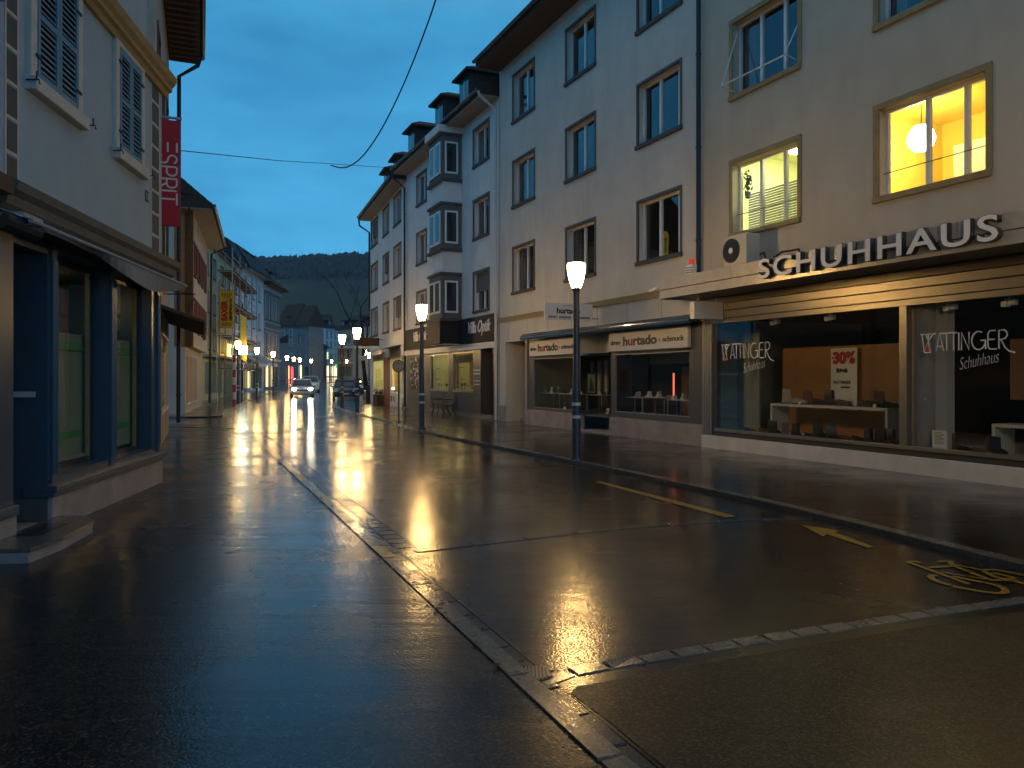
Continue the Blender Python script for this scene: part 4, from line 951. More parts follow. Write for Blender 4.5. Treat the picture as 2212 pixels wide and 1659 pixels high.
for x in (-.05, .06): m_.disc((x, -.012, .42), .035, .01, 'black', 'y', 12); m_.box(x - .018, x + .018, -.015, -.006, .08, .40, 'black')
tag(m_.build('paper_cutout', None, tuple(FM.world(u, -.24)) + (4.72,), FM.a), 'yellow rounded paper cut-out standing in the lowest window beside the black pipe', 'decoration')
# ================================================================== white house with the optician's shop
F1 = Fc(G(878, 884.2), G(1078, 911)); L1_ = F1.L
W1 = thing('house', 'white house with stacked bay windows over the optician shop', 'building', F1.loc, F1.a)
ZW = 12.07
rw = [(4.30, 5.78), (7.20, 8.66), (10.10, 11.50)]
ca = (F1.u(901), F1.u(921)); cb_ = (F1.u(1024), F1.u(1056))
ops = [(ca[0], ca[1], z0, z1, .16) for z0, z1 in rw] + [(cb_[0], cb_[1], z0, z1, .16) for z0, z1 in rw]
door1 = (F1.u(1040), F1.u(1067)); fa, fb, fc_, fd = F1.u(930), F1.u(969.6), F1.u(978), F1.u(1023.8); fp0, fp1 = F1.u(889), F1.u(907)
ops += [(fa, fb, 1.05, 2.70, .12, 'frame_dark'), (fc_, fd, 1.05, 2.70, .12, 'frame_dark'), (door1[0], door1[1], -.1, 2.78, .5, 'shop_grey')]
mb = MB(); wall_mesh(mb, 0, L1_, -.1, ZW, [o for o in ops], 'plaster_white'); shell(mb, 0, L1_, -.1, ZW, 9, 'plaster_white'); mb.build('wall', W1)
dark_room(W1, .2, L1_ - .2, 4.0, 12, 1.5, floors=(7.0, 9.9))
for i, (z0, z1) in enumerate(rw):
    window(W1, ca[0], ca[1], z0, z1, .16, 2, trim='stone_trim', cur=1, tw=.09)
    window(W1, cb_[0], cb_[1], z0, z1, .16, 2, trim='stone_trim', cur=1, tw=.10, blind=.5 if i == 0 else 0)
# oriel: three stacked bays one metre deep
oa, ob = F1.u(925, .92), F1.u(997)
mb = MB(); OD = .92
bz = [(4.33, 5.67), (7.22, 8.58), (10.12, 11.45)]
mb.box(oa, ob, -OD + .10, 0, 3.0, 11.75, 'plaster_white')
for z0, z1 in bz:
    mb.box(oa - .02, ob + .02, -OD + .05, -.0, z0 - .25, z1 + .28, 'stone_trim')
ol = mb.build('oriel', W1)
for z0, z1 in bz:
    m_ = MB(); m_.box(oa - .10, ob + .10, -OD - .05, 0, z0 - .34, z0 - .22, 'stone_dark'); m_.build('ledge', ol); m_ = MB(); m_.box(oa - .08, ob + .08, -OD - .04, 0, z1 + .24, z1 + .34, 'stone_dark'); m_.build('lintel', ol)
    m_ = MB()
    for (p, q) in ((oa + .15, (oa + ob) / 2 - .05), ((oa + ob) / 2 + .05, ob - .15)):
        m_.box(p, q, -OD + .0, -OD + .055, z0, z1, 'frame_white'); m_.box(p + .08, q - .08, -OD - .006, -OD + .0, z0 + .08, z1 - .08, 'car_glass')
    m_.box(ob + .0, ob + .045, -OD + .17, -.17, z0, z1, 'frame_white'); m_.box(ob + .045, ob + .052, -OD + .25, -.25, z0 + .08, z1 - .08, 'car_glass')
    m_.build('window', ol)
m_ = MB(); m_.prism([(oa - .15, 11.8), (ob + .15, 11.8), (ob + .1, 12.1), (oa - .1, 12.1)], -OD - .12, .0, 'plaster_white', 1); m_.build('oriel_roof', ol)
roof(W1, 0, L1_, ZW, .75, 38, 9, 'roof_tile', 'soffit_wood', ends=.0)
for px in (1002, 948, 888): dormer(W1, F1.u(px, -.2), 1.35, 12.5, 14.35, .25, cap=.5)
downpipe(W1, [(.05, -.75, ZW), (.05, -.7, ZW - .25), (.06, -.12, ZW - .7), (.06, -.12, .15)], .05, 'pipe_dark')
# shop fascia wraps the foot of the oriel
mb = MB(); yF = -.06
mb.box(ob + .02, L1_ - .12, -.10, .0, 3.02, 4.05, 'fascia_dark'); mb.box(ob + .0, ob + .03, -OD - .02, -.10, 3.05, 4.0, 'fascia_dark'); mb.box(oa - .03, ob + .0, -OD - .04, -.10, 3.05, 4.0, 'fascia_dark'); mb.box(.12, oa - .03, -.10, 0, 3.02, 4.05, 'fascia_dark')
mb.build('fascia_panel', W1)
mb = MB(); mb.box(.1, L1_ - .1, -.14, .02, 2.76, 2.93, 'sign_white'); mb.box(.1, L1_ - .1, -.17, .02, 2.93, 2.98, 'pipe_white'); mb.build('beam', W1)
t = text('lettering', 'Villa Optik', .40, W1, 0, -.11, 3.42, 'letter_white', .012, .85, .006, shear=.35)
x0, x1 = F1.u(1015), F1.u(1063); t.scale = ((x1 - x0) / t.dimensions.x, 1, 1.15); t.location.x = x0
t = text('lettering', 'Villa Optik', .40, W1, 0, -.11, 3.42, 'letter_white', .012, .85, .006, shear=.35)
x0, x1 = F1.u(897), F1.u(925); t.scale = ((x1 - x0) / t.dimensions.x, 1, 1.15); t.location.x = x0
mb = MB()
mb.box(.12, L1_ - .1, -.04, .0, -.1, .22, 'shop_grey'); mb.box(.12, fa, -.02, .0, .22, 2.76, 'shop_grey') ; mb.box(fb, fc_, -.02, .02, .22, 2.76, 'frame_dark'); mb.box(fd, door1[0], -.03, .0, .22, 2.76, 'frame_dark'); mb.box(door1[1], L1_ - .1, -.03, .0, .22, 2.76, 'frame_dark')
mb.box(fa, fb, -.02, .0, .22, 1.03, 'stone_dark'); mb.box(fc_, fd, -.02, .0, .22, 1.03, 'stone_dark'); mb.box(fa, fd, -.02, .0, 2.71, 2.76, 'frame_dark')
mb.build('shopfront', W1)
mb = MB(); mb.box(fp0, fp1, -.05, -.02, 1.05, 2.62, 'stone_dark'); rg = random.Random(4)
for k in range(60):
    cx_, cz_ = fp0 + (fp1 - fp0) * rg.random(), 1.1 + 1.4 * rg.random(); mb.box(cx_, min(fp1, cx_ + rg.uniform(.03, .14)), -.054, -.05, cz_, cz_ + rg.uniform(.04, .16), rg.choice(('white_paint', 'fleece', 'frame_dark', 'sign_white')))
tag(mb.build('poster', None, F1.loc, F1.a), 'black and white patterned picture panel left of the optician windows', 'poster')
for a, b in ((fa, fb), (fc_, fd)):
    f = MB(); f.box(a, b, -.03, .06, 1.05, 1.11, 'anodised'); f.box(a, b, -.02, .06, 2.64, 2.70, 'anodised'); f.box(a, a + .05, -.02, .06, 1.05, 2.7, 'anodised'); f.box(b - .05, b, -.02, .06, 1.05, 2.7, 'anodised'); wf = f.build('shop_window', W1)
    g = MB(); g.face([(a, .02, 1.05), (b, .02, 1.05), (b, .02, 2.7), (a, .02, 2.7)], 'shop_glass'); g.build('pane', wf)
mb = MB(); mb.box(door1[0], door1[1], .42, .5, 0, 2.78, 'anodised_dark'); do = mb.build('door', W1)
mb = MB(); mb.tube([(door1[0] + .15, .30, .92), (door1[0] + .2, .30, 1.02), (door1[1] - .3, .28, 1.14), (door1[1] - .1, .3, 1.12)], .022, 'chrome', 8); mb.build('handle', do)
mb = MB()
for k in range(7): mb.box(fd + .05, door1[0] - .08, -.036, -.03, 2.05 - k * .14, 2.09 - k * .14, 'sign_white' if k % 3 else 'stone_trim')
mb.build('name_plates', W1)
# warm interior
room(W1, fa - .1, fd + .1, .9, 2.95, .12, 2.2, 'room_lime', 'shop_interior', ceil='room_white')
mb = MB(); 
for k, x in enumerate((fa + .5, fa + 1.3, fc_ + .5, fc_ + 1.3)): mb.box(x, x + .28, .8, .95, 2.86, 2.90, 'bulb_shop')
mb.build('ceiling_light', W1)
mb = MB(); mb.box(fa, fd, .9, .95, 2.3, 2.66, 'stone_trim'); 
for x in (fa + .35, fb - .35, fc_ + .4, fd - .25): mb.box(x, x + .22, 1.1, 1.2, .95, 2.6, 'wood_panel' if x < fb else 'stone_trim')
for x in (fa + .05, fc_ + .05, fd - .3):
    for z in (1.55, 2.05): mb.box(x, x + .26, .2, .4, z, z + .03, 'curtain')
mb.build('shelf', W1)
rg = random.Random(9)
for k in range(14):
    x = (fa + .2 + (fb - fa - .4) * (k / 6)) if k < 7 else (fc_ + .2 + (fd - fc_ - .4) * ((k - 7) / 6)); h = rg.uniform(.05, .14)
    m_ = MB(); m_.lathe([(.05, 0), (.05, .02), (.015, .03), (.015, h), (.06, h + .05), (.05, h + .12), (.01, h + .14)], rg.choice(('sign_white', 'banner_yellow', 'curtain', 'stone_dark')), n=10)
    tag(m_.build('spectacle_stand', None, tuple(F1.world(x, -.35)) + (1.14,), F1.a, smooth=True), 'small rounded spectacle stand on the ledge of the optician window', 'display stand', 'spectacle stands in the optician window')
mb = MB(); mb.box(fa, fd, .2, .6, 1.11, 1.14, 'sign_white'); mb.build('display_ledge', W1)
# ================================================================== second white house
F2 = Fc(G(800, 869.3), G(877.5, 884)); L2_ = F2.L
W2 = thing('house', 'white house with small awnings and a black downpipe on its right', 'building', F2.loc, F2.a)
ZW2 = 11.85
cols = [(F2.u(802.5), F2.u(816)), (F2.u(828), F2.u(840)), (F2.u(851.5), F2.u(866))]
rw2 = [(4.30, 5.95), (7.18, 8.80), (10.02, 11.55)]
s1 = (F2.u(807), F2.u(829)); s2 = (F2.u(843), F2.u(867))
ops = [(a, b, z0, z1, .16) for a, b in cols for z0, z1 in rw2] + [(s1[0], s1[1], .55, 2.72, .14), (s2[0], s2[1], .75, 2.72, .14)]
mb = MB(); wall_mesh(mb, 0, L2_, -.1, ZW2, ops, 'plaster_white'); shell(mb, 0, L2_, -.1, ZW2, 9, 'plaster_white'); mb.build('wall', W2)
dark_room(W2, .1, L2_ - .1, 4.0, 11.8, 1.5, floors=(7.0, 9.9))
for j, (a, b) in enumerate(cols):
    for i, (z0, z1) in enumerate(rw2): window(W2, a, b, z0, z1, .16, 2, trim='stone_trim', cur=1, tw=.10, blind=(.6 if (i + j) % 3 == 2 else 0))
roof(W2, 0, L2_, ZW2, .75, 38, 9, 'roof_tile', 'soffit_wood', ends=.0)
for px in (853, 832): dormer(W2, F2.u(px, -.2), 1.3, 12.3, 14.0, .25, cap=.45)
downpipe(W2, [(-.02, -.75, ZW2 + .1), (-.02, -.7, ZW2 - .35), (-.04, -.06, ZW2 - .75), (-.04, -.06, 6)], .06, 'pipe_dark')
room(W2, s1[0] - .3, s1[1] + .3, .45, 2.95, .15, 2.2, 'room_lime', 'shop_interior'); room(W2, s2[0] - .3, s2[1] + .3, .55, 2.95, .15, 2.2, 'room_yellow', 'shop_interior')
mb = MB(); mb.box(s1[0] + .2, s1[1] - .2, .6, .8, 2.86, 2.9, 'bulb_shop'); mb.box(s2[0] + .2, s2[0] + .6, .7, 1.0, 2.86, 2.9, 'bulb_shop'); mb.box(s2[0] + .3, s2[0] + .9, .8, .82, 1.2, 2.4, 'pane_warm'); mb.build('ceiling_light', W2)
for a, b, z in ((s1[0], s1[1], .55), (s2[0], s2[1], .75)):
    f = MB(); f.box(a, b, -.03, .1, z, z + .07, 'frame_white'); f.box(a, b, -.02, .1, 2.65, 2.72, 'frame_white'); f.box(a, a + .1, -.02, .1, z, 2.72, 'frame_white'); f.box(b - .1, b, -.02, .1, z, 2.72, 'frame_white'); wf = f.build('shop_window', W2)
    g = MB(); g.face([(a, .04, z), (b, .04, z), (b, .04, 2.7), (a, .04, 2.7)], 'shop_glass'); g.build('pane', wf)
mb = MB(); mb.box(s1[1] + .1, s2[0] - .1, -.03, .02, 0, 2.8, 'shutter_red'); mb.box(s2[1] + .25, L2_ - .02, -.03, .02, -.1, 2.8, 'frame_dark'); mb.box(s2[0] + .1, s2[0] + .5, -.012, .02, .30, .6, 'frame_dark'); mb.box(s2[0] + .9, s2[0] + 1.3, -.012, .02, .30, .6, 'frame_dark'); mb.build('door_panel', W2)
for (a, b, z) in ((s1[0] - .5, s1[1] + .2, 2.85), (s2[0] - .6, s2[1] - .2, 3.05)):
    mb = MB(); mb.prism([(-.02, z + .34), (-1.0, z + .06), (-1.0, z + .03), (-.02, z + .30)], a, b, 'sign_white' if z < 3 else 'black', 0); mb.prism([(-1.0, z + .06), (-1.02, z - .18), (-1.01, z - .18), (-.99, z + .06)], a, b, 'curtain', 0); mb.build('awning', W2)
pu = F2.u(828)
ps = thing('projecting_sign', 'dark red-brown sign board sticking out of the second white house', 'sign', tuple(F2.world(pu, 0)) + (0,), F2.a)
mb = MB(); mb.box(-.05, .05, -1.75, -.25, 3.52, 3.98, 'black'); mb.box(.05, .06, -1.68, -.32, 3.57, 3.93, 'soil_wood'); mb.build('board', ps); mb = MB(); mb.tube([(0, 0, 3.9), (0, -.3, 3.9)], .02, 'black', 6); mb.box(-.03, .03, -1.7, -.3, 3.36, 3.48, 'sign_white'); mb.build('bracket', ps)
# bare tree in the gap behind the white houses
def tree(name, loc, h, label, seed, spread=.55, trunk=.18, levels=5):
    rg = random.Random(seed); t = thing(name, label, 'tree', loc)
    tk = MB(); br = MB()
    def grow(p, d, L, r, lv):
        n = 3; pts = [p]; q = p.copy(); dd = d.copy()
        for i in range(n):
            dd = (dd + Vector((rg.uniform(-.16, .16), rg.uniform(-.16, .16), rg.uniform(-.02, .12)))).normalized(); q = q + dd * L / n; pts.append(q.copy())
        rs = [r * (1 - .45 * i / n) for i in range(n + 1)]
        (tk if lv == 0 else br).tube(pts, rs, 'bark', 6 if lv < 2 else 4, caps=False)
        if lv >= levels: return
        for k in range(3 if lv < 3 else 2):
            a = rg.uniform(0, 6.28); s = rg.uniform(.35, .8) * spread / .55; e = dd + Vector((math.cos(a) * s, math.sin(a) * s, rg.uniform(-.05, .25)))
            grow(pts[-1] if k < 2 else pts[2], e.normalized(), L * rg.uniform(.62, .82), rs[-1] * .72, lv + 1)
    grow(Vector((0, 0, 0)), Vector((0, 0, 1)), h * .3, trunk, 0)
    tk.build('trunk', t, smooth=True); br.build('crown', t)
    return t
p = A(792, 830, 62); tree('bare_tree', (p.x, p.y, zg(62)), 14.5, 'leafless tree rising behind the end of the white house row', 21, .62, .22, 6)
# ================================================================== LEFT SIDE
cL = G(342, 1047); dL = Vector((-.142, 1)).normalized()
FL = Fc(cL - dL * 4.73, cL); LL = FL.L
HL = thing('house', 'blue-grey corner house with louvred shutters over a dark blue shopfront', 'building', FL.loc, FL.a)
w1 = (FL.u(70), FL.u(160)); w2 = (FL.u(251), FL.u(299))
dr = (FL.u(14), FL.u(103)); g1 = (FL.u(119), FL.u(234)); g2 = (FL.u(246), FL.u(327.5))
CE = LL + .16
mb = MB()
wall_mesh(mb, -.2, CE, 3.2, 6.10, [(w1[0], w1[1], 4.63, 6.02, .12), (w2[0], w2[1], 4.60, 6.00, .12)], 'plaster_blue'); shell(mb, -.2, CE, 3.2, 6.10, 7, 'plaster_blue')
AE = FL.u(326); mb.box(-.2, AE, .06, 7, 6.3, 10.5, 'plaster_blue')
mb.build('wall', HL)
def shutter(a, b, z0, z1, y=-.055):
    for (p, q) in ((a, (a + b) / 2 - .006), ((a + b) / 2 + .006, b)):
        m_ = MB(); fr = .055
        m_.box(p, p + fr, y, y + .035, z0, z1, 'shutter_blue'); m_.box(q - fr, q, y, y + .035, z0, z1, 'shutter_blue'); m_.box(p + fr, q - fr, y + .001, y + .034, z0, z0 + .09, 'shutter_blue'); m_.box(p + fr, q - fr, y + .001, y + .034, z1 - .09, z1, 'shutter_blue'); m_.box(p + fr, q - fr, y + .001, y + .034, (z0 + z1) / 2 - .03, (z0 + z1) / 2 + .03, 'shutter_blue')
        s_ = m_.build('shutter', HL)
        l_ = MB(); n = int((z1 - z0) / .062)
        for k in range(n):
            z = z0 + .05 + k * .062
            l_.prism([(y + .004, z), (y + .010, z - .004), (y + .032, z + .036), (y + .026, z + .04)], p + fr - .002, q - fr + .002, 'shutter_blue', 0)
        l_.box(p + fr, q - fr, y + .034, y + .036, z0, z1, 'black')
        l_.build('louvres', s_)
        for zz in (z0 + .22, z1 - .22):
            hg = MB(); hg.box((p if p == a else q) - .06, (p if p == a else q) + .06, y - .012, y, zz, zz + .03, 'black'); hg.build('hinge', s_)
for a, b, z0, z1 in ((w1[0], w1[1], 4.66, 6.02), (w2[0], w2[1], 4.63, 6.00)):
    m_ = MB(); f = .13
    m_.box(a - f, a, -.05, .06, z0, z1, 'stone_white'); m_.box(b, b + f, -.05, .06, z0, z1, 'stone_white'); m_.box(a - f, b + f, -.052, .06, z1, z1 + .14, 'stone_white'); m_.build('window_surround', HL, bevel=.008)
    m_ = MB(); m_.box(a - f - .03, b + f + .03, -.11, .06, z0 - .14, z0 - .0, 'stone_white'); m_.build('sill', HL, bevel=.01)
    shutter(a + .005, b - .005, z0 + .01, z1 - .005)
    for x in (a - f - .05, b + f + .1):
        m_ = MB(); m_.tube([(x, -.02, z0 - .06), (x, -.14, z0 - .05), (x, -.15, z0 - .10)], .008, 'black', 6); m_.tube([(x, -.12, z0 - .05), (x, -.12, z0 + .03)], .008, 'black', 6); m_.build('shutter_catch', HL)
for (p, q) in ((FL.u(327), FL.u(343)), (FL.u(12), FL.u(38))):
    q = min(q, CE); m_ = MB(); z = 3.46; k = 0
    while z < 6.0:
        m_.box(p, q - .03, -.012, .0, z + .02, min(z + .30, 6.04), 'stone_dark'); m_.box(p - .015, q, -.008, .0, z - .015, z + .02, 'stone_white'); z += .335
    m_.box(p - .03, p, -.010, 0, 3.45, 6.05, 'stone_white'); m_.box(q - .03, q + .0, -.011, 0, 3.45, 6.05, 'stone_white'); m_.build('quoins', HL)
m_ = MB(); m_.prism([(0, 6.05), (-.05, 6.05), (-.07, 6.12), (-.12, 6.14), (-.12, 6.2), (-.17, 6.25), (-.2, 6.34), (0, 6.40)], -.2, CE + .14, 'stone_ochre', 0); m_.build('upper_cornice', HL)
m_ = MB(); m_.prism([(0, 3.10), (-.06, 3.12), (-.09, 3.2), (-.16, 3.24), (-.18, 3.32), (-.25, 3.36), (-.27, 3.44), (0, 3.52)], -.2, CE + .15, 'stone_trim', 0); m_.build('shop_cornice', HL)
hp = FL.at(316.6, 424); m_ = MB(); m_.box(hp[0] - .07, hp[0] + .07, -.01, 0, hp[1] - .08, hp[1] + .08, 'stone_dark'); nb = m_.build('house_number', HL)
t = text('lettering', '13', .09, nb, hp[0] - .05, -.012, hp[1] - .045, 'sign_white', .002, .8)
# shopfront joinery
REV = .24
m_ = MB()
wall_mesh(m_, dr[1] - .0, LL, .50, 3.15, [(g1[0], g1[1], .60, 3.02, REV), (g2[0], g2[1], .58, 3.02, REV)], 'shop_blue')
m_.box(-.2, dr[1], 0.0, .1, 2.95, 3.15, 'shop_blue'); m_.box(-.2, dr[0], -.06, .3, .36, 3.1, 'shop_blue')
m_.face([(LL, 0, .5), (LL, 7, .5), (LL, 7, 3.2), (LL, 0, 3.2)], 'shop_blue'); m_.face([(dr[1], 0, 0), (dr[1], .9, 0), (dr[1], .9, 3.1), (dr[1], 0, 3.1)], 'shop_blue')
m_.build('shopfront', HL)
for (p, q) in ((g1[0] - .14, g1[0] - .01), (g1[1] + .01, g2[0] - .01), (LL - .13, LL - .01)):
    m_ = MB(); n = 4; w_ = (q - p)
    m_.box(p, q, -.03, 0, .52, 3.12, 'shop_blue')
    for k in range(n): m_.tube([(p + w_ * (k + .5) / n, -.034, .62), (p + w_ * (k + .5) / n, -.034, 2.9)], w_ / n * .36, 'shop_blue', 8)
    m_.build('pilaster', HL, smooth=True)
m_ = MB(); m_.box(dr[1] - .02, LL + .09, -.10, REV, .43, .50, 'shop_blue'); m_.box(dr[1] - .02, LL + .07, -.075, REV, .38, .43, 'shop_blue'); m_.box(-.2, dr[0] + .04, -.1, .1, .34, .44, 'shop_blue'); m_.build('sill_ledge', HL, bevel=.008)
m_ = MB(); m_.box(dr[1], LL + .05, -.05, 7, -.15, .38, 'plinth_stone'); m_.box(-.2, dr[0] + .03, -.08, .3, -.15, .36, 'plinth_stone'); m_.build('plinth', HL, bevel=.012)
for i, (a, b, z0) in enumerate(((g1[0], g1[1], .60), (g2[0], g2[1], .58))):
    f = MB(); w_ = .10
    f.box(a, b, REV - .05, REV, z0, z0 + .06, 'frame_dark'); f.box(a, b, REV - .05, REV, 2.95, 3.02, 'frame_dark'); f.box(a, a + .05, REV - .045, REV, z0, 3.02, 'frame_dark'); f.box(b - w_, b, REV - .06, REV, z0, 3.02, 'frame_dark'); f.box(b - w_ - .012, b - w_, REV - .055, REV, z0, 3.02, 'stone_ochre'); wf = f.build('shop_window', HL)
    g = MB(); g.face([(a, REV - .02, z0), (b, REV - .02, z0), (b, REV - .02, 3.02), (a, REV - .02, 3.02)], 'shop_glass'); g.build('pane', wf)
    g = MB(); g.box(a, b, REV + .03, REV + .036, z0 + .10, 2.18, 'film_grey'); g.box(a, b, REV + .024, REV + .03, 1.98, 2.07, 'film_green'); g.box(a, b, REV + .024, REV + .03, .92, 1.0, 'film_green'); g.box(a, b, REV + .024, REV + .028, 1.965, 1.975, 'black')
    for k in range(5): g.box(a + .25 + k * .085, a + .31 + k * .085, REV + .022, REV + .024, 2.105, 2.17, 'stone_trim')
    g.build('privacy_film', HL)
m_ = MB(); m_.face([(dr[1], 1.8, .3), (LL, 1.8, .3), (LL, 1.8, 3.1), (dr[1], 1.8, 3.1)], 'film_grey'); m_.face([(dr[1], .3, 3.05), (LL, .3, 3.05), (LL, 1.8, 3.05), (dr[1], 1.8, 3.05)], 'room_dark'); m_.face([(dr[1], .3, .3), (LL, .3, .3), (LL, 1.8, .3), (dr[1], 1.8, .3)], 'room_dark')
m_.build('shop_interior', HL)
m_ = MB()
for x, y, z in ((g1[0] + .45, .9, 2.93), (g1[0] + .35, 1.3, 2.80), (g1[0] + .7, 1.4, 2.72), (g2[0] + .25, 1.0, 2.85), (g2[0] + .4, 1.2, 2.7)): m_.lathe([(.02, 0), (.045, .02), (.045, .05), (.02, .07)], 'bulb_shop', (x, y, z), 10)
m_.build('ceiling_light', HL)
# door recess
m_ = MB(); m_.box(dr[0], dr[1], .82, .88, .12, 2.92, 'frame_dark'); m_.box(dr[0] + .55, dr[0] + .62, .79, .82, .12, 2.92, 'black'); d_ = m_.build('door', HL)
m_ = MB(); m_.tube([(dr[0] + .35, .80, 1.15), (dr[0] + .35, .73, 1.15), (dr[0] + .48, .72, 1.15)], .012, 'chrome', 8); m_.build('handle', d_)
m_ = MB(); m_.box(dr[0], dr[1], 0, .88, -.1, .12, 'plinth_stone'); m_.build('threshold', HL)
m_ = MB(); m_.box(dr[1] - .02, dr[1] + .0, .12, .42, 1.44, 1.50, 'pipe_white'); m_.build('letter_slot', HL)
# striped roller awning under the cornice
m_ = MB(); a0 = FL.u(66, .38); a1 = LL + .12
for k in range(5):
    y0, z0 = -.06 - .064 * k, 3.20 - .022 * k
    m_.prism([(y0, z0), (y0 - .064, z0 - .022), (y0 - .064, z0 - .034), (y0, z0 - .012)], a0, a1, ('awning_blue', 'curtain', 'awning_blue', 'sign_white', 'awning_blue')[k], 0)
m_.tube([(a0, -.38, 3.07), (a1, -.38, 3.07)], .022, 'awning_blue', 10)
n = 24
for k in range(n):
    f0, f1 = k / n, (k + 1) / n; dip = lambda f: 3.03 - .20 * math.sin(math.pi * max(0, (f - .35) / .65)) ** 1.0
    xa, xb = a0 + (a1 - a0) * f0, a0 + (a1 - a0) * f1
    m_.face([(xa, -.39, 3.06), (xb, -.39, 3.06), (xb, -.33 - .03 * math.sin(f1 * 14), dip(f1)), (xa, -.33 - .03 * math.sin(f0 * 14), dip(f0))], 'awning_blue')
m_.build('awning', HL)
m_ = MB(); m_.box(FL.u(20), a0 + .05, -.30, -.02, 3.02, 3.16, 'soffit_wood'); m_.tube([(a0 - .1, -.2, 3.05), (a0 + .2, -.36, 2.98)], .07, 'frame_dark', 10); m_.build('awning_box', HL)
# stone step
q = [FL.world(FL.u(15, .5) - .1, .02), FL.world(FL.u(15, .5) - .1, .52), FL.world(FL.u(100, .52), .56), FL.world(FL.u(190, .4), .50), FL.world(FL.u(200, .1) + .05, .30), FL.world(FL.u(200, .1) + .02, .02)]
su0 = FL.u(8, .3); su1 = FL.u(221, .50)
st = thing('doorstep', 'worn stone doorstep with a cut corner in front of the blue shop door', 'step', tuple(FL.world(0, 0)) + (.0,), FL.a)
pl_ = [(su0, -.04), (su0, -.50), (su0 + .5, -.56), (su1 - .32, -.52), (su1 - .06, -.36), (su1, -.10), (su1, -.04)]
m_ = MB(); m_.prism(pl_, .0, .125, 'plinth_stone', 2); m_.build('block', st)
m_ = MB(); m_.prism([(x, y * 1.03) for x, y in pl_], .128, .165, 'kerb_stone', 2); tp = m_.build('slab', st)
m_ = MB(); m_.box(su0 + .55, su1 - .45, -.36, -.12, .1655, .169, 'gutter_stone'); m_.build('mat', tp)
# neighbour further left, ochre with green shutter
F0 = Fc(cL - dL * 26, cL - dL * 4.95)
H0 = thing('house', 'ochre house at the left edge with a hanging green shutter', 'building', F0.loc, F0.a)
m_ = MB(); m_.box(0, F0.L, -.04, 7, -.1, 11, 'plaster_yellow'); m_.build('wall', H0)
m_ = MB(); m_.box(F0.L - .75, F0.L + .02, -.16, -.10, 5.05, 6.6, 'shutter_blue'); m_.build('shutter', H0)
m_ = MB(); m_.box(0, F0.L - .3, -.22, -.03, 4.42, 4.52, 'soffit_brown'); m_.build('ledge', H0)
m_ = MB(); m_.box(0, F0.L, -.24, -.04, 3.3, 3.45, 'soffit_brown'); [m_.box(F0.L - 1.4 - k * 2.2, F0.L - k * 2.2 - .1, -.08, -.04, .5, 3.0, 'frame_dark') for k in range(8)]; m_.build('shopfront', H0)
# ---- second house of the row, tall with deep tiled eave
FB = Fc(Vector((-7.24, 15.6)), Vector((-10.2, 22.9))); LB = FB.L
HB = thing('house', 'tall narrow-looking house with a deep brown eave behind the red banner', 'building', FB.loc, FB.a)
sb = (LB - 4.6, LB - .5)
m_ = MB(); wall_mesh(m_, 0, LB, -.1, 11.2, [(sb[0], sb[1], .75, 2.75, .14, 'frame_dark')] + [(x, x + 1.1, z, z + 1.6, .15) for x in (1.0, 3.4, 5.8) for z in (4.4, 7.6)], 'plaster_beige'); shell(m_, 0, LB, -.1, 11.2, 8, 'plaster_beige'); m_.build('wall', HB)
for x in (1.0, 3.4, 5.8):
    for z in (4.4, 7.6): window(HB, x, x + 1.1, z, z + 1.6, .15, 2, trim='stone_trim')
dark_room(HB, .2, LB - .2, 3.8, 11, 1.5)
roof(HB, 0, LB, 11.2, .86, 36, 8, 'roof_tile', 'soffit_brown', ends=.25)
m_ = MB()
for k in range(24): m_.box(LB - .2 - k * .35, LB - .08 - k * .35, -.84, -.04, 11.04, 11.17, 'soffit_brown')
m_.build('rafter_ends', HB)
downpipe(HB, [(LB - .1, -.9, 11.35), (LB - .1, -.8, 11.0), (LB - .1, -.28, 10.6), (LB - .1, -.26, .3)], .06, 'pipe_dark')
f = MB(); f.box(sb[0], sb[1], -.02, .1, .75, .84, 'sign_white'); f.box(sb[1] - .08, sb[1], -.02, .1, .75, 2.75, 'sign_white'); f.box(sb[0], sb[1], -.02, .1, 2.68, 2.75, 'sign_white'); wf = f.build('shop_window', HB)
g = MB(); g.face([(sb[0], .02, .75), (sb[1], .02, .75), (sb[1], .02, 2.7), (sb[0], .02, 2.7)], 'shop_glass'); g.build('pane', wf)
room(HB, sb[0] - .2, sb[1] + .2, .6, 2.95, .15, 1.6, 'room_white', 'shop_interior'); m_ = MB()
for k in range(4): m_.lathe([(.03, 0), (.06, .03), (.03, .07)], 'bulb_shop', (sb[0] + .6 + k, .6, 2.75), 10)
m_.build('ceiling_light', HB)
m_ = MB(); m_.prism([(-.02, 3.30), (-.95, 2.95), (-.95, 2.90), (-.02, 3.22)], sb[0] - 1.5, sb[1] + .3, 'soffit_brown', 0); m_.prism([(-.95, 2.95), (-.97, 2.74), (-.95, 2.74), (-.93, 2.93)], sb[0] - 1.5, sb[1] + .3, 'black', 0); m_.build('awning', HB)
# red vertical banner sign ESPRIT
bu = 3.4 / abs(FB.d.y) * 1.0; bw = FB.world(.44, 0)
rs = thing('banner_sign', 'tall red sign with pale capitals running down it over the left pavement', 'sign', (bw.x, bw.y, 0), FB.a)
m_ = MB(); m_.box(-.04, .04, -.47, -.03, 4.81, 7.02, 'sign_red'); sbp = m_.build('panel', rs, bevel=.006)
m_ = MB(); m_.box(-.03, .03, -.50, .0, 7.06, 7.10, 'metal_galv'); m_.tube([(0, -.40, 7.02), (0, -.40, 7.08)], .012, 'metal_galv', 6); m_.tube([(0, -.2, 4.9), (0, .0, 4.9)], .014, 'metal_galv', 6); m_.build('bracket', rs)
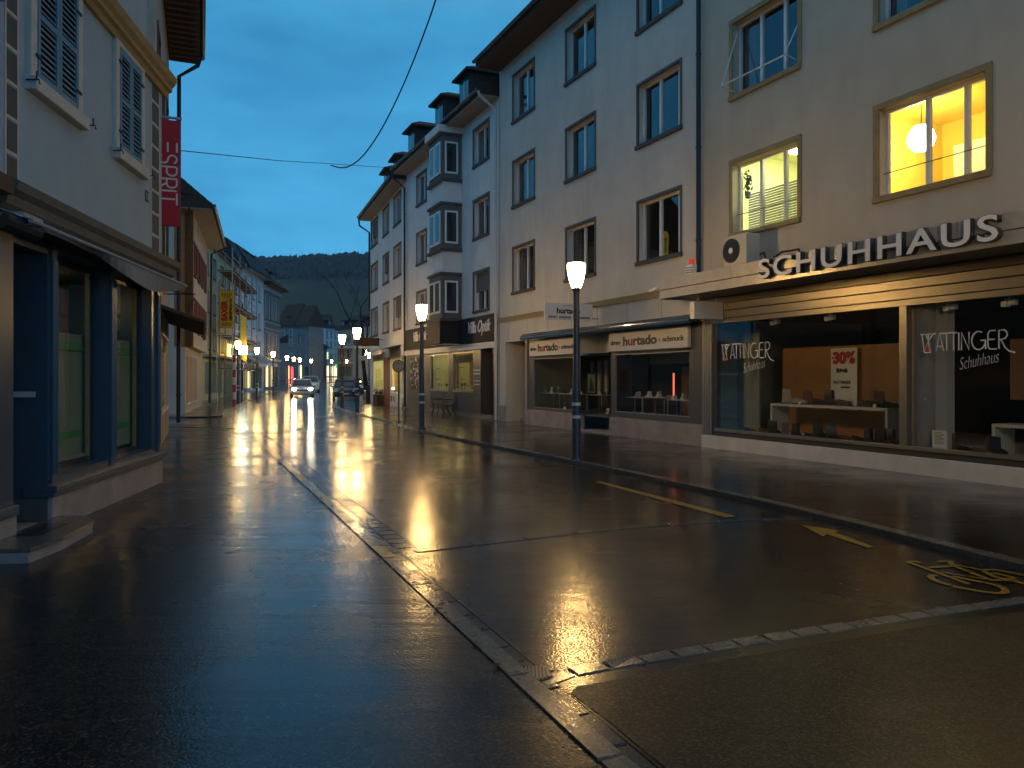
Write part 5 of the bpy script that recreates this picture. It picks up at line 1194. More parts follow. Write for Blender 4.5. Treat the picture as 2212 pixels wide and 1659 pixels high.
# letters are drawn in (across, down) of the sign, top of each letter to the right
mL = MB(); Wd = .036
def ls(pts):
    # t runs down the sign, h runs up the letter, towards the street
    Q = [(-.06 - .345 * h_, 6.55 - (pos + t_ * lw)) for t_, h_ in pts]
    for a, b in zip(Q, Q[1:]):
        d = Vector(b) - Vector(a)
        if d.length < 1e-6: continue
        d.normalize(); n_ = Vector((-d.y, d.x)) * Wd / 2; a_, b_ = Vector(a), Vector(b)
        mL.prism([tuple(a_ + n_), tuple(a_ - n_), tuple(b_ - n_), tuple(b_ + n_)], -.046, -.0405, 'sign_white', 0)
def arcp(cx, cy, rx, ry, a0, a1, n=10): return [(cx + rx * math.cos(R(a0 + (a1 - a0) * i / n)), cy + ry * math.sin(R(a0 + (a1 - a0) * i / n))) for i in range(n + 1)]
# E S P R I T ; letter height direction: h=1 is towards the street (y more negative)
def up(pts): return [(t_, 1 - 0 - h_) for t_, h_ in pts]
for pos, lw, strokes_ in ((0.0, .20, [[(0, 1), (1, 1)], [(0, .5), (1, .5)], [(0, 0), (1, 0)]]),
    (.25, .20, [arcp(.5, .76, .42, .24, 20, 270), arcp(.5, .27, .42, .25, 90, -160)]),
    (.51, .19, [[(0, 0), (0, 1), (.6, 1)], arcp(.55, .72, .42, .28, 90, -90), [(.55, .44), (.1, .44)]]),
    (.76, .19, [[(0, 0), (0, 1), (.6, 1)], arcp(.55, .72, .42, .28, 90, -90), [(.55, .44), (.1, .44)], [(.5, .40), (.98, 0)]]),
    (1.01, .02, [[(0, 0), (0, 1)]]), (1.06, .24, [[(0, 1), (1, 1)], [(.5, .9), (.5, 0)]])):
    for s_ in strokes_: ls([(a_, -.0 + b_) for a_, b_ in s_])
lt = mL.build('lettering', sbp)
# lantern brackets on the same house
for k, (u_, z_) in enumerate(((3.0, 6.05), (4.1, 3.75))):
    w_ = FB.world(u_, 0); t = thing('bracket_lamp', ('upper' if k == 0 else 'lower') + ' black wrought bracket on the tall house by the red sign', 'lamp', (w_.x, w_.y, 0), FB.a)
    m_ = MB(); m_.tube([(0, 0, z_), (0, -.75, z_ + .02), (0, -.62, z_ - .3), (0, -.55, z_ - .95 + .4 * k)], .018, 'black', 6); m_.tube([(0, 0, z_ + .1), (0, -.75, z_ + .02)], .014, 'black', 6); m_.build('arm', t)
# ================================================================== further left: house with red shutters
F3 = Fc(G(399, 897), G(436, 878.5)); L3 = F3.L
H3 = thing('house', 'pale house with rows of red shutters and an orange corner post', 'building', F3.loc, F3.a)
Z0 = 3.0
ucol = [(.9 + k * (L3 - 1.6) / 4, .9 + k * (L3 - 1.6) / 4 + .85) for k in range(4)]
r3_ = [(3.75, 5.15), (6.25, 7.65)]
ops = [(a, b, z0, z1, .1) for a, b in ucol for z0, z1 in r3_]
m_ = MB(); wall_mesh(m_, 0, L3, Z0, 8.95, ops, 'plaster_cream', -.30)
m_.face([(0, -.3, Z0), (0, -.3, 8.95), (0, 7, 8.95), (0, 7, Z0)], 'plaster_cream'); m_.face([(0, -.3, 8.95), (0, 3.4, 11.9), (0, 7, 8.95)], 'plaster_cream'); m_.face([(L3, -.3, Z0), (L3, 7, Z0), (L3, 7, 8.95), (L3, -.3, 8.95)], 'plaster_cream')
m_.face([(0, -.3, Z0), (L3, -.3, Z0), (L3, 0, Z0), (0, 0, Z0)], 'plaster_cream')
m_.box(0, L3, 0, 7, -.1, Z0, 'plaster_cream'); m_.build('wall', H3)
for a, b in ucol:
    for z0, z1 in r3_:
        window(H3, a, b, z0, z1, .1, 2, y=-.30, trim='stone_trim', tw=.06, cur=0)
        for p, q in ((a - .42, a - .02), (b + .02, b + .42)):
            m_ = MB(); m_.box(p, q, -.36, -.31, z0 - .02, z1 + .02, 'shutter_red')
            for k in range(11): m_.box(p + .04, q - .04, -.368, -.36, z0 + .05 + k * .12, z0 + .10 + k * .12, 'shutter_red')
            m_.build('shutter', H3)
dark_room(H3, .1, L3 - .1, 3.2, 8.8, 1.0)
m_ = MB(); m_.box(-.03, .30, -.34, .0, Z0 - .02, 8.9, 'timber_orange'); m_.box(-.03, -.0, -.34, .42, Z0 - .02, 8.9, 'timber_orange'); m_.build('corner_post', H3)
roof(H3, 0, L3, 8.95, 1.15, 40, 6.6, 'roof_tile', 'soffit_wood', ends=.45)
m_ = MB()
for k in (.8, 2.9, 5.0): m_.box(k, k + 1.5, -.02, .05, .5, 2.6, 'plaster_beige'); m_.box(k - .02, k + 1.52, -.05, .0, .42, .50, 'frame_white')
m_.build('ground_floor_window', H3)
m_ = MB(); m_.box(-.06, -.02, 1.2, 1.75, .9, 2.1, 'timber_orange'); m_.build('notice_case', H3)
downpipe(H3, [(L3 + .1, -1.3, 9.0), (L3 + .1, -.5, 8.6), (L3 + .05, -.4, .2)], .06)
# ================================================================== house behind the scaffold
F4 = Fc(G(437, 868), G(505, 855)); L4 = F4.L
H4 = thing('house', 'greenish house wrapped in scaffolding with a bright ground floor', 'building', F4.loc, F4.a)
rr = [(3.6 + k * 2.6, 5.0 + k * 2.6) for k in range(3)]
uc = [(1.0 + k * (L4 - 1.2) / 4, 1.0 + k * (L4 - 1.2) / 4 + 1.2) for k in range(4)]
m_ = MB(); wall_mesh(m_, 0, L4, -.1, 10.9, [(a, b, z0, z1, .12) for a, b in uc for z0, z1 in rr] + [(1, L4 * .55, .5, 2.7, .15), (L4 * .62, L4 - .6, .0, 2.7, .15)], 'plaster_yellow'); shell(m_, 0, L4, -.1, 10.9, 8, 'plaster_yellow'); m_.build('wall', H4)
for a, b in uc:
    for z0, z1 in rr: window(H4, a, b, z0, z1, .12, 2, trim='stone_trim', tw=.07, cur=1)
dark_room(H4, .1, L4 - .1, .2, 10.8, 1.2)
m_ = MB(); m_.box(1, L4 * .55, .12, .14, .5, 2.7, 'film_grey'); m_.box(L4 * .62, L4 - .6, .12, .14, 0, 2.7, 'film_grey'); m_.box(0, L4, -.6, .0, 3.05, 3.2, 'soffit_wood'); m_.box(L4 * .45, L4, -.7, -.62, 3.25, 4.2, 'pane_warm'); m_.box(L4 * .55, L4 * .8, -.73, -.70, 3.35, 3.95, 'stone_trim'); m_.build('shopfront', H4)
roof(H4, 0, L4, 10.9, .3, 6, 7, 'roof_dark', 'soffit_wood')
sc_ = thing('scaffold', 'grey tube scaffold with plank decks in front of the greenish house', 'scaffold', F4.loc, F4.a)
yo = (-1.9, -.9)
bays = [.1 + k * (L4 - .2) / 4 for k in range(5)]
m_ = MB()
for x in bays:
    for y in yo: m_.tube([(x, y, 0), (x, y, 10.4)], .045, 'metal_galv', 6)
m_.build('upright', sc_)
m_ = MB()
for k in range(1, 5):
    z = 2.2 * k
    for y in yo: m_.tube([(bays[0], y, z), (bays[-1], y, z)], .03, 'metal_galv', 5)
    m_.tube([(bays[0], yo[0], z + .5), (bays[-1], yo[0], z + .5)], .03, 'metal_galv', 5); m_.tube([(bays[0], yo[0], z + 1.0), (bays[-1], yo[0], z + 1.0)], .03, 'metal_galv', 5)
    for x in bays: m_.tube([(x, yo[0], z), (x, yo[1], z)], .03, 'metal_galv', 5)
m_.build('rail', sc_)
m_ = MB()
for k in range(1, 5):
    z = 2.2 * k + .03; m_.box(bays[0], bays[-1], yo[0] + .05, yo[1] - .05, z, z + .05, 'soil_wood'); m_.box(bays[0], bays[-1], yo[0] - .03, yo[0], z, z + .15, 'soil_wood')
m_.build('deck', sc_)
m_ = MB()
for k in range(3): m_.tube([(bays[k], yo[0], 2.2 + 2.2 * k), (bays[k + 1], yo[0], 4.4 + 2.2 * k)], .028, 'metal_galv', 5)
for k in range(4):
    for j in range(3): m_.tube([(bays[k] + j * 1.3, yo[0] - .02, 2.25 if j % 2 else 2.75), (bays[k] + (j + 1) * 1.3, yo[0] - .02, 2.75 if j % 2 else 2.25)], .02, 'metal_galv', 5)
m_.build('brace', sc_)
m_ = MB(); m_.box(bays[1], bays[2] - .1, yo[0] - .05, yo[0] - .03, 2.9, 6.2, 'banner_yellow'); m_.build('net', sc_)
# yellow banner: hangs square to the street
bc_ = A(475, 706, 42); bw_ = (503.5 - 475) / FPX * 42; bh = (706 - 628) / FPX * 42
bn = thing('banner', 'yellow advertising banner with red and black upright lettering on the scaffold', 'sign', (bc_.x, bc_.y, bc_.z), R(4))
m_ = MB(); m_.box(0, bw_, 0, .03, 0, bh, 'banner_yellow'); bp_ = m_.build('cloth', bn)
t = text('lettering', 'SAXER', bw_ * .40, bp_, bw_ * .53, -.012, bh * .17, 'orange_letters', .004, 1.0, .03, roll=-R(90)); t.scale = (1, 1, bh * .58 / max(.01, t.dimensions.z))
t = text('lettering', 'GERÜSTBAU AG', bw_ * .17, bp_, bw_ * .88, -.012, bh * .17, 'letter_black', .004, 1.0, .012, roll=-R(90)); t.scale = (1, 1, bh * .62 / max(.01, t.dimensions.z))
m_ = MB()
for k in range(6): x = bw_ * (.16 + k * .13); h_ = bh * (.10, .13, .155, .15, .12, .09)[k]; m_.box(x, x + bw_ * .05, -.008, 0, bh * .98 - bh * .04 - h_, bh * .94, 'letter_black')
for k in range(5): m_.box(bw_ * .12, bw_ * .88, -.008, 0, bh * (.03 + k * .02), bh * (.038 + k * .02), 'letter_black')
m_.build('stripes', bp_)
m_ = MB()
for x in (-.05, bw_ + .05): m_.tube([(x, .06, -bc_.z), (x, .06, bh + .6)], .04, 'metal_galv', 6)
m_.tube([(-.05, .06, bh + .02), (bw_ + .05, .06, bh + .02)], .03, 'metal_galv', 5); m_.tube([(-.05, .06, -.03), (bw_ + .05, .06, -.03)], .03, 'metal_galv', 5); m_.build('frame', bn)
# ================================================================== white house with mansard roof
def town_house(Pa, Pb, label, wallm, ztop, cols, rows_, wsz, roofm, shop=None, trim='stone_trim', over=.6, pitch=38, depth=8, z0=0, stone=None, mans=False, dorm=(), soff='soffit_wood', cur=1, sill='stone_dark', name='house'):
    f = Fc(Pa, Pb); L_ = f.L; h = thing(name, label, 'building', f.loc, f.a); base = zg(f.P0.y) - .4
    ops_ = []
    for c_ in cols:
        for z in rows_: ops_.append((c_ * L_ - wsz[0] / 2, c_ * L_ + wsz[0] / 2, z, z + wsz[1], .14))
    sp_ = []
    for (a, b, za, zb_, m2) in (shop or []): sp_.append((a * L_, b * L_, za, zb_, .15))
    m_ = MB(); wall_mesh(m_, 0, L_, base, ztop, ops_ + sp_, wallm); shell(m_, 0, L_, base, ztop, depth, wallm); m_.build('wall', h)
    for o in ops_: window(h, o[0], o[1], o[2], o[3], .14, 2, trim=trim, tw=.08, cur=cur, sill=sill)
    for (a, b, za, zb_, m2) in (shop or []):
        w_ = MB(); w_.face([(a * L_, .15, za), (b * L_, .15, za), (b * L_, .15, zb_), (a * L_, .15, zb_)], m2)
        for k in range(1, 3): x = (a + (b - a) * k / 3) * L_; w_.box(x - .03, x + .03, .08, .14, za, zb_, 'frame_dark')
        w_.box(a * L_, b * L_, .06, .14, za, za + .06, 'frame_dark'); w_.box(a * L_, b * L_, .06, .14, zb_ - .3, zb_ - .26, 'frame_dark'); w_.build('shop_window', h)
    dark_room(h, .1, L_ - .1, base, ztop - .1, 1.2)
    if mans:
        m_ = MB(); m_.prism([(-over, ztop), (-over, ztop + .2), (.6, ztop + 2.4), (1.4, ztop + 2.65), (depth, ztop + 2.65), (depth, ztop)], -.1, L_ + .1, roofm, 0); r_ = m_.build('roof', h)
        m_ = MB(); m_.box(-.05, L_ + .05, -over + .02, .1, ztop - .05, ztop - .002, soff); m_.build('soffit', r_)
    else: roof(h, 0, L_, ztop, over, pitch, depth, roofm, soff, ends=.15)
    for dpx in dorm: dormer(h, dpx * L_, 1.2, ztop + .5, ztop + 2.0, .5, roofm)
    return h, f
H5, F5 = town_house(G(523, 849), G(569.5, 843.8), 'white house with three window columns under a dark mansard roof', 'plaster_white', 12.35, (.14, .47, .78), (3.75, 6.75, 9.75), (1.15, 1.75), 'roof_dark', [(.08, .36, .5, 2.6, 'pane_warm'), (.42, .92, .5, 2.6, 'film_grey')], trim=None, mans=True, dorm=(.3, .62), over=.8)
sidew = Fc(G(503, 853), G(523, 849))
m_ = MB(); m_.face([(0, 0, 0), (-1, 0, 0), (-1, 1, 0)], 'plaster_white')
o5 = F5.L
m_ = MB(); m_.box(-3.2, -.01, .25, 7, -.2, 12.2, 'plaster_white'); 
for z in (3.9, 6.9, 9.6): m_.box(-2.0, -1.1, .2, .25, z, z + 1.6, 'frame_dark'); m_.box(-2.1, -1.0, .12, .25, z - .1, z, 'stone_dark')
m_.build('side_wing', H5)
m_ = MB(); m_.prism([(-.6, 12.21), (-.6, 12.4), (.6, 14.7), (1.3, 15.0), (7, 15.0), (7, 12.21)], -3.2, -.12, 'roof_dark', 0); m_.build('wing_roof', H5)
downpipe(H5, [(-.9, .0, 9.4), (-.9, .0, 9.0), (-.25, -.1, 8.8), (-.25, -.1, .4)], .07)
for a, b, z in ((.05, .42, 2.9), (.46, .98, 3.0)):
    m_ = MB(); m_.prism([(0, z + .9), (-1.5, z + .12), (-1.5, z + .06), (0, z + .8)], a * o5, b * o5, 'curtain', 0); m_.prism([(-1.5, z + .1), (-1.54, z - .2), (-1.5, z - .2), (-1.47, z + .08)], a * o5, b * o5, 'sign_white', 0); m_.build('awning', H5)
m_ = MB(); m_.tube([(o5 * .95, .5, 14.6), (o5 * .95, -1.2, 14.2), (o5 * 1.05, -1.2, 12.4)], .03, 'metal_grey', 5); m_.build('roof_railing', H5)
H6, F6 = town_house(G(570, 843.7), G(604, 840.0), 'ornate grey house with a carved band and tall grouped windows', 'plaster_grey', 11.9, (.16, .38, .60, .82), (4.1, 8.2), (.85, 2.6), 'roof_tile', [(.1, .3, .5, 3.0, 'pane_bright'), (.4, .6, .5, 3.0, 'pane_warm'), (.7, .9, .5, 3.0, 'film_grey')], trim='stone_white', over=1.0, dorm=(.35, .7), soff='soffit_brown')
m_ = MB(); L6 = F6.L; m_.box(-.02, L6 + .02, -.12, .0, 7.1, 7.9, 'stone_white'); m_.box(-.02, L6 + .02, -.2, .0, 3.5, 3.75, 'stone_white'); m_.box(-.02, L6 + .02, -.2, .0, 11.3, 11.9, 'stone_white')
for k in range(14): m_.box(L6 * (k + .2) / 14, L6 * (k + .6) / 14, -.17, -.12, 7.2, 7.8, 'stone_trim')
m_.build('carved_band', H6)
# ---- end of the street
def P2(px, Y): return Vector(((px - CX) / FPX * Y, Y))
H7, F7 = town_house(P2(601, 152), P2(640, 149), 'grey house with white double windows at the bend of the street', 'plaster_grey', 11.6, (.27, .72), (5.0, 7.6, 9.7), (.95, 1.3), 'roof_tile', [(.12, .62, 1.2, 3.9, 'pane_orange'), (.68, .9, 1.2, 3.7, 'pane_red')], depth=4, pitch=58, dorm=(.5,), trim='frame_white')
H8, F8 = town_house(P2(640, 149), P2(668, 147), 'dark brown house with a narrow lit orange doorway', 'plaster_grey', 11.4, (.3, .72), (5.4, 8.3), (.8, 1.5), 'roof_tile', [(.18, .42, 1.0, 4.0, 'pane_bright'), (.62, .95, 1.0, 3.6, 'curtain_dim')], depth=3.6, pitch=58, cur=0)
H8b, F8b = town_house(P2(669, 151), P2(706, 178), 'dark house with a red glowing shop sign along the bending street', 'plaster_grey', 8.4, (.2, .45, .7), (5.4,), (1.5, 1.7), 'roof_dark', [(.1, .3, 1.4, 3.6, 'pane_warm'), (.4, .6, 1.4, 3.8, 'pane_warm'), (.7, .9, 1.4, 3.8, 'film_grey')], depth=6, pitch=30, cur=0)
u, z = F8b.at(688, 784, .3)
m_ = MB(); m_.box(-.8, .8, 0, .12, -.4, .4, 'pane_red'); m_.box(-.66, .66, -.01, 0, -.14, .14, 'letter_white'); tag(m_.build('shop_sign', None, tuple(F8b.world(u, .3)) + (z,), F8b.a), 'small glowing red shop sign on the low dark house at the bend', 'sign')
H9, F9 = town_house(P2(701, 186), P2(729, 189), 'tall white house with three window columns at the far end of the street', 'plaster_white', 13.6, (.2, .52, .84), (5.7, 8.7, 11.2), (.6, 1.8), 'roof_dark', [(.04, .34, 1.9, 4.4, 'pane_bright'), (.50, .66, 1.9, 4.3, 'pane_bright'), (.72, .96, 1.9, 4.3, 'pane_bright')], trim=None, depth=8, pitch=30, dorm=(.5,))
H10, F10 = town_house(P2(729, 172), P2(763, 168), 'broad house with a long dark tiled roof and pale balcony bands', 'plaster_beige', 12.2, (.3, .72), (6.0, 9.4), (1.1, 1.5), 'roof_dark', [(.1, .9, 1.9, 4.0, 'film_grey'), ], depth=9, pitch=33, dorm=(.25, .75))
m_ = MB(); L10 = F10.L
for z in (4.6, 8.0): m_.box(0, L10, -.9, -.02, z, z + .5, 'sign_white')
m_.build('balcony', H10)
H11, F11 = town_house(P2(763, 150), P2(800, 146), 'plain beige house beside the white row on the right', 'plaster_beige', 11.3, (.8,), (6.2,), (.9, 1.4), 'roof_dark', None, depth=9, pitch=33, dorm=(.4,))
H12, F12 = town_house(P2(674, 205), P2(706, 205), 'pale gable house standing behind the dark house of the bend', 'plaster_white', 14.5, (.25,), (11.0,), (1.0, 1.3), 'roof_dark', None, depth=9, pitch=38)
u, z = F9.at(727, 789, .4)
m_ = MB(); m_.box(-.2, .2, 0, .12, -.7, .7, 'pane_green'); tag(m_.build('shop_sign', None, tuple(F9.world(u, .4)) + (z,), F9.a), 'small green glowing sign on the tall white house at the street end', 'sign')
for px, py, wd, hh_ in ((707.0, 768, .62, 1.7),):
    u, z = F9.at(px, py, .0); m_ = MB(); m_.box(u - wd / 2, u + wd / 2, -.01, .02, z - hh_ / 2, z + hh_ / 2, 'pane_lime'); m_.build('lit_window', H9)
# ================================================================== hill with vineyards
def hillz(x, y):
    import mathutils
    t = max(0.0, min(1.0, (y - 290) / 560)); s = t * t * (3 - 2 * t)
    n = mathutils.noise.noise(Vector((x * .004, y * .004, 1.3))); n2 = mathutils.noise.noise(Vector((x * .016, y * .016, 7.3)))
    ridge = 121 + 7 * math.sin(x * .006 + .8) + 5 * n
    return 4.5 + ridge * (.36 * min(1, t * 1.6) + .64 * s) + 9 * n * t + 2.5 * n2 * t
nx, ny = 110, 46
vs = []; fs = []
for j in range(ny):
    y = 280 + 700 * j / (ny - 1)
    for i in range(nx): x = -950 + 1500 * i / (nx - 1); vs.append((x, y, hillz(x, y) if y < 860 else hillz(x, 860) - (y - 860) * .25))
for j in range(ny - 1):
    for i in range(nx - 1): fs.append((j * nx + i, j * nx + i + 1, (j + 1) * nx + i + 1, (j + 1) * nx + i))
me = bpy.data.meshes.new('hill'); me.from_pydata(vs, [], fs); me.materials.append(M('hill_field')); me.materials.append(M('hill_wood'))
for p in me.polygons: p.material_index = 1 if (p.center.z > 68 + 10 * math.sin(p.center.x * .02)) else 0; p.use_smooth = True
hl = bpy.data.objects.new('hill', me); COL.objects.link(hl); structure(hl)
m_ = MB(); rg = random.Random(8)
for k in range(8500):
    x = rg.uniform(-560, 60); y = rg.uniform(560, 880); z = hillz(x, min(y, 860))
    if z < 70 and rg.random() < .93: continue
    h = rg.uniform(2.5, 7.5); r_ = h * rg.uniform(.28, .5); con = rg.random() < .3; n = 6; a0 = rg.random() * 6
    if con: prof = ((r_ * .7, .15), (r_ * .45, .5), (.05, 1.15))
    else: prof = ((r_ * .55, .2), (r_, .5), (r_ * .8, .8), (r_ * .2, 1.0))
    rings = [[(x + q * rg.uniform(.75, 1.2) * math.cos(a0 + 6.283 * i / n), y + q * rg.uniform(.75, 1.2) * math.sin(a0 + 6.283 * i / n), z - 1 + h * f) for i in range(n)] for q, f in prof]
    m_.loft(rings, 'hill_wood')
wo_ = m_.build('woods'); wo_['kind'] = 'stuff'; wo_['label'] = 'dark wooded hillside behind the town'
for k, (px, py, wd, lb) in enumerate(((752, 626, 14, 'pale farmhouse left of the pair on the hillside'), (781, 624, 18, 'long pale farmhouse right of the pair on the hillside'))):
    Y = 560; p = A(px, py, Y); hs_ = thing('farmhouse', lb, 'building', (p.x, p.y, p.z - 6)); m_ = MB(); m_.box(-wd / 2, wd / 2, 0, 9, 0, 5, 'plaster_white')
    for q in range(4): m_.box(-wd / 2 + wd * (q + .3) / 4, -wd / 2 + wd * (q + .6) / 4, -.05, 0, 2, 3.6, 'frame_dark')
    m_.build('wall', hs_); m_ = MB(); m_.prism([(-1, 5), (10, 5), (4.5, 9)], -wd / 2 - .6, wd / 2 + .6, 'roof_dark', 0); m_.build('roof', hs_)
# ================================================================== street lamps
def lamp_proto():
    t = thing('street_lamp', 'x', 'lamp', (0, 0, 0), 0, 'tulip-shaped street lamps along the street')
    m_ = MB(); m_.tube([(0, 0, -.05), (0, 0, 1.35), (0, 0, 1.36), (0, 0, 3.30)], [.085, .083, .066, .060], 'metal_grey', 18); m_.tube([(0, 0, -.02), (0, 0, .05)], .12, 'metal_grey', 18); m_.build('pole', t, smooth=True)
    for z in (.80, 1.05):
        m_ = MB(); m_.tube([(0, 0, z), (0, 0, z + .06)], .090, 'white_paint', 18); m_.build('band', t, smooth=True)
    m_ = MB(); m_.lathe([(.065, 3.28), (.085, 3.31), (.085, 3.34)], 'metal_grey', n=20); m_.build('collar', t, smooth=True)
    m_ = MB(); m_.lathe([(.085, 3.345), (.115, 3.42), (.150, 3.55), (.172, 3.70), (.176, 3.78), (.165, 3.815)], 'lamp_glow', n=28); g_ = m_.build('lamp_shade', t, smooth=True)
    m_ = MB(); m_.lathe([(.168, 3.817), (.16, 3.835), (.05, 3.85)], 'metal_grey', n=28); m_.build('cap', t, smooth=True)
    return t
LP = [(G(1245, 998), 'street lamp in front of the jewellery shop, the nearest on the right pavement'),
      (G(911, 931), 'street lamp in front of the optician shop'),
      (G(771, 893.7), 'street lamp on the kerb tip, right of the parked dark car'),
      (P2(739, 40.5), 'street lamp overlapping the parked dark car'),
      (P2(787, 64), 'street lamp beyond the planters at the end of the white house row'),
      (P2(797, 74), 'street lamp tucked behind another at the end of the white house row'),
      (P2(514, 47.5), 'street lamp beside the red and white post on the left'),
      (P2(555, 58.5), 'street lamp in front of the striped awning on the left'),
      (P2(590, 70), 'street lamp in front of the ornate grey house'),
      (P2(620, 88), 'street lamp before the red lit window at the bend'),
      (P2(635, 97), 'second street lamp in the row of three at the bend'),
      (P2(647.5, 106), 'third street lamp in the row of three at the bend'),
      (P2(672, 122), 'street lamp left of the red shop sign'),
      (P2(716.5, 142), 'street lamp before the tall white house at the street end'),
      (P2(749, 138), 'street lamp before the broad house at the street end'),
      (Vector((5.0, 6.2)), 'street lamp on the right kerb just outside the frame')]
pr = lamp_proto()
for i, (p, lb) in enumerate(LP):
    o = pr if i == 0 else copy_tree(pr)
    base = .05 if i < 6 or i == 15 else .04
    o.location = (p.x, p.y, zg(p.y) + base); o.rotation_euler = (0, 0, i * .7); o['label'] = lb
# wires over the street
def wire(name, label, pts, r):
    m_ = MB(); m_.tube(pts, r, 'black', 6); return tag(m_.build(name, None), label, 'cable')
a = A(388, 325, 18); b = A(718, 354, 33); c_ = A(850, 363, 43)
wire('span_wire', 'thin level wire stretched across the street', [a, a.lerp(b, .5) + Vector((0, 0, -.05)), b, b.lerp(c_, .5), c_], .012)
pts = [(715, 357), (735, 363), (752, 361), (775, 347), (800, 318), (830, 270), (862, 205), (890, 140), (915, 75), (935, 20), (950, -30), (975, -120)]
P = [A(x, y, 33 - 9 * k / 11) for k, (x, y) in enumerate(pts)]
wire('hanging_cable', 'thick black cable hanging in a curve against the sky', [tuple(q) for q in smooth_line(P, 2)], .028)
# ================================================================== vehicles
def car(name, label, loc, rz, paint, suv=False, lights=None, grp=None):
    t = thing(name, label, 'car', loc, rz, grp)        # front faces local -y, length 4.3
    k = 1.12 if suv else 1.0
    def ring(y, hw, zb, zt, sh): return [(-hw * .93, y, zb), (-hw, y, zb + .18), (-hw, y, zt - sh), (-hw * .86, y, zt), (hw * .86, y, zt), (hw, y, zt - sh), (hw, y, zb + .18), (hw * .93, y, zb)]
    m_ = MB(); m_.loft([ring(-2.15, .70, .28, .62, .12), ring(-2.08, .82, .22, .70, .14), ring(-1.8, .88, .20, .78 * k, .10), ring(-1.0, .90, .20, .93 * k, .10), ring(0, .90, .20, .96 * k, .08), ring(1.5, .90, .22, .98 * k, .08), ring(2.0, .86, .26, .95 * k, .1), ring(2.15, .76, .32, .80, .1)], paint); b = m_.build('body', t, smooth=True)
    m_ = MB()
    def cr(y, hb, ht, zb, zt): return [(-hb, y, zb), (-ht, y, zt - .04), (-ht * .9, y, zt), (ht * .9, y, zt), (ht, y, zt - .04), (hb, y, zb)]
    m_.loft([cr(-1.05, .80, .78, .90 * k, .95 * k), cr(-.35, .80, .64, .93 * k, 1.42 * k), cr(.3, .80, .64, .95 * k, 1.48 * k), cr(1.2, .80, .63, .95 * k, 1.44 * k), cr(1.95, .78, .62, .93 * k, 1.10 * k)], 'car_glass'); m_.build('windows', b, smooth=True)
    m_ = MB(); m_.loft([cr(-.38, .655, .645, 1.40 * k, 1.435 * k), cr(.3, .66, .65, 1.45 * k, 1.50 * k), cr(1.25, .655, .64, 1.42 * k, 1.455 * k)], paint); m_.build('roof', b, smooth=True)
    for s_ in (-1, 1):
        m_ = MB(); m_.tube([(s_ * .79, -1.0, .93 * k), (s_ * .65, -.36, 1.43 * k)], .035, paint, 6); m_.build('pillar', b)
        m_ = MB(); m_.box(s_ * .86, s_ * 1.02, -.85, -.76, .90 * k, 1.04 * k, paint); m_.build('mirror', t, bevel=.02)
        m_ = MB(); m_.lathe([(.03, -.03), (.09, 0), (.11, .05), (.10, .09)], lights or 'chrome', n=14); h_ = m_.build('headlight', t, (s_ * .64, -2.07, .66 * (1.1 if suv else 1)), smooth=True); h_.rotation_euler = (R(90), 0, 0); h_.scale = (1.45, .8, 1)
        for y in (-1.35, 1.3):
            m_ = MB(); m_.disc((s_ * .80, y, .31), .31, .20, 'tyre', 'x', 22); wh = m_.build('wheel', t); m_ = MB(); m_.disc((s_ * .905, y, .31), .20, .02, 'chrome', 'x', 16); m_.build('rim', wh)
    m_ = MB(); m_.box(-.5, .5, -2.165, -2.10, .50, .60, 'black'); m_.box(-.6, .6, -2.13, -2.05, .26, .42, 'black'); m_.build('grille', t)
    m_ = MB(); m_.box(-.26, .26, -2.185, -2.168, .40, .50, 'white_paint'); m_.build('number_plate', t)
    return t
p = P2(645, 62.5); cr1 = car('car', 'silver car driving towards us with both headlights blazing', (p.x, p.y + 1, zg(64) + .0), R(16), 'car_silver', False, 'head_glow')
p = P2(671, 80); car('car', 'silver van-like car following behind the car with bright headlights', (p.x, p.y, zg(81)), R(14), 'car_white', True)
p = P2(745, 57); car('parked_car', 'dark blue car parked at the right kerb facing us', (p.x, p.y, zg(58) + .0), R(13), 'car_blue', False, 'white_paint')
p = P2(764, 72); car('parked_car', 'dark car parked behind the dark blue one on the right', (p.x, p.y, zg(73)), R(14), 'car_blue', False, 'white_paint')
# taxi-like roof bars of the second car are not modelled as signs
# ================================================================== bench, planters, round sign
bp = G(957, 897.5); be = thing('bench', 'slatted park bench with curved iron legs in front of the optician shop', 'bench', (bp.x, bp.y, .05), F1.a)
m_ = MB()
for k in range(5): m_.box(-.80, .80, -.22 + k * .09, -.15 + k * .09, .43, .46, 'stone_trim')
m_.build('seat', be, bevel=.005)
m_ = MB()
for k in range(3): m_.box(-.80, .80, .24 + k * .02, .27 + k * .02, .54 + k * .11, .62 + k * .11, 'stone_trim')
m_.build('backrest', be, bevel=.005)
for x in (-.7, 0, .7):
    m_ = MB(); m_.tube([(x, -.28, 0), (x, -.20, .22), (x, -.22, .42), (x, .22, .42), (x, .30, .88)], .022, 'black', 6); m_.tube([(x, .34, 0), (x, .18, .22), (x, .20, .42)], .022, 'black', 6); m_.tube([(x, -.22, .43), (x, -.26, .62), (x, .0, .66), (x, .25, .64)], .018, 'black', 6); m_.build('leg', be, smooth=True)
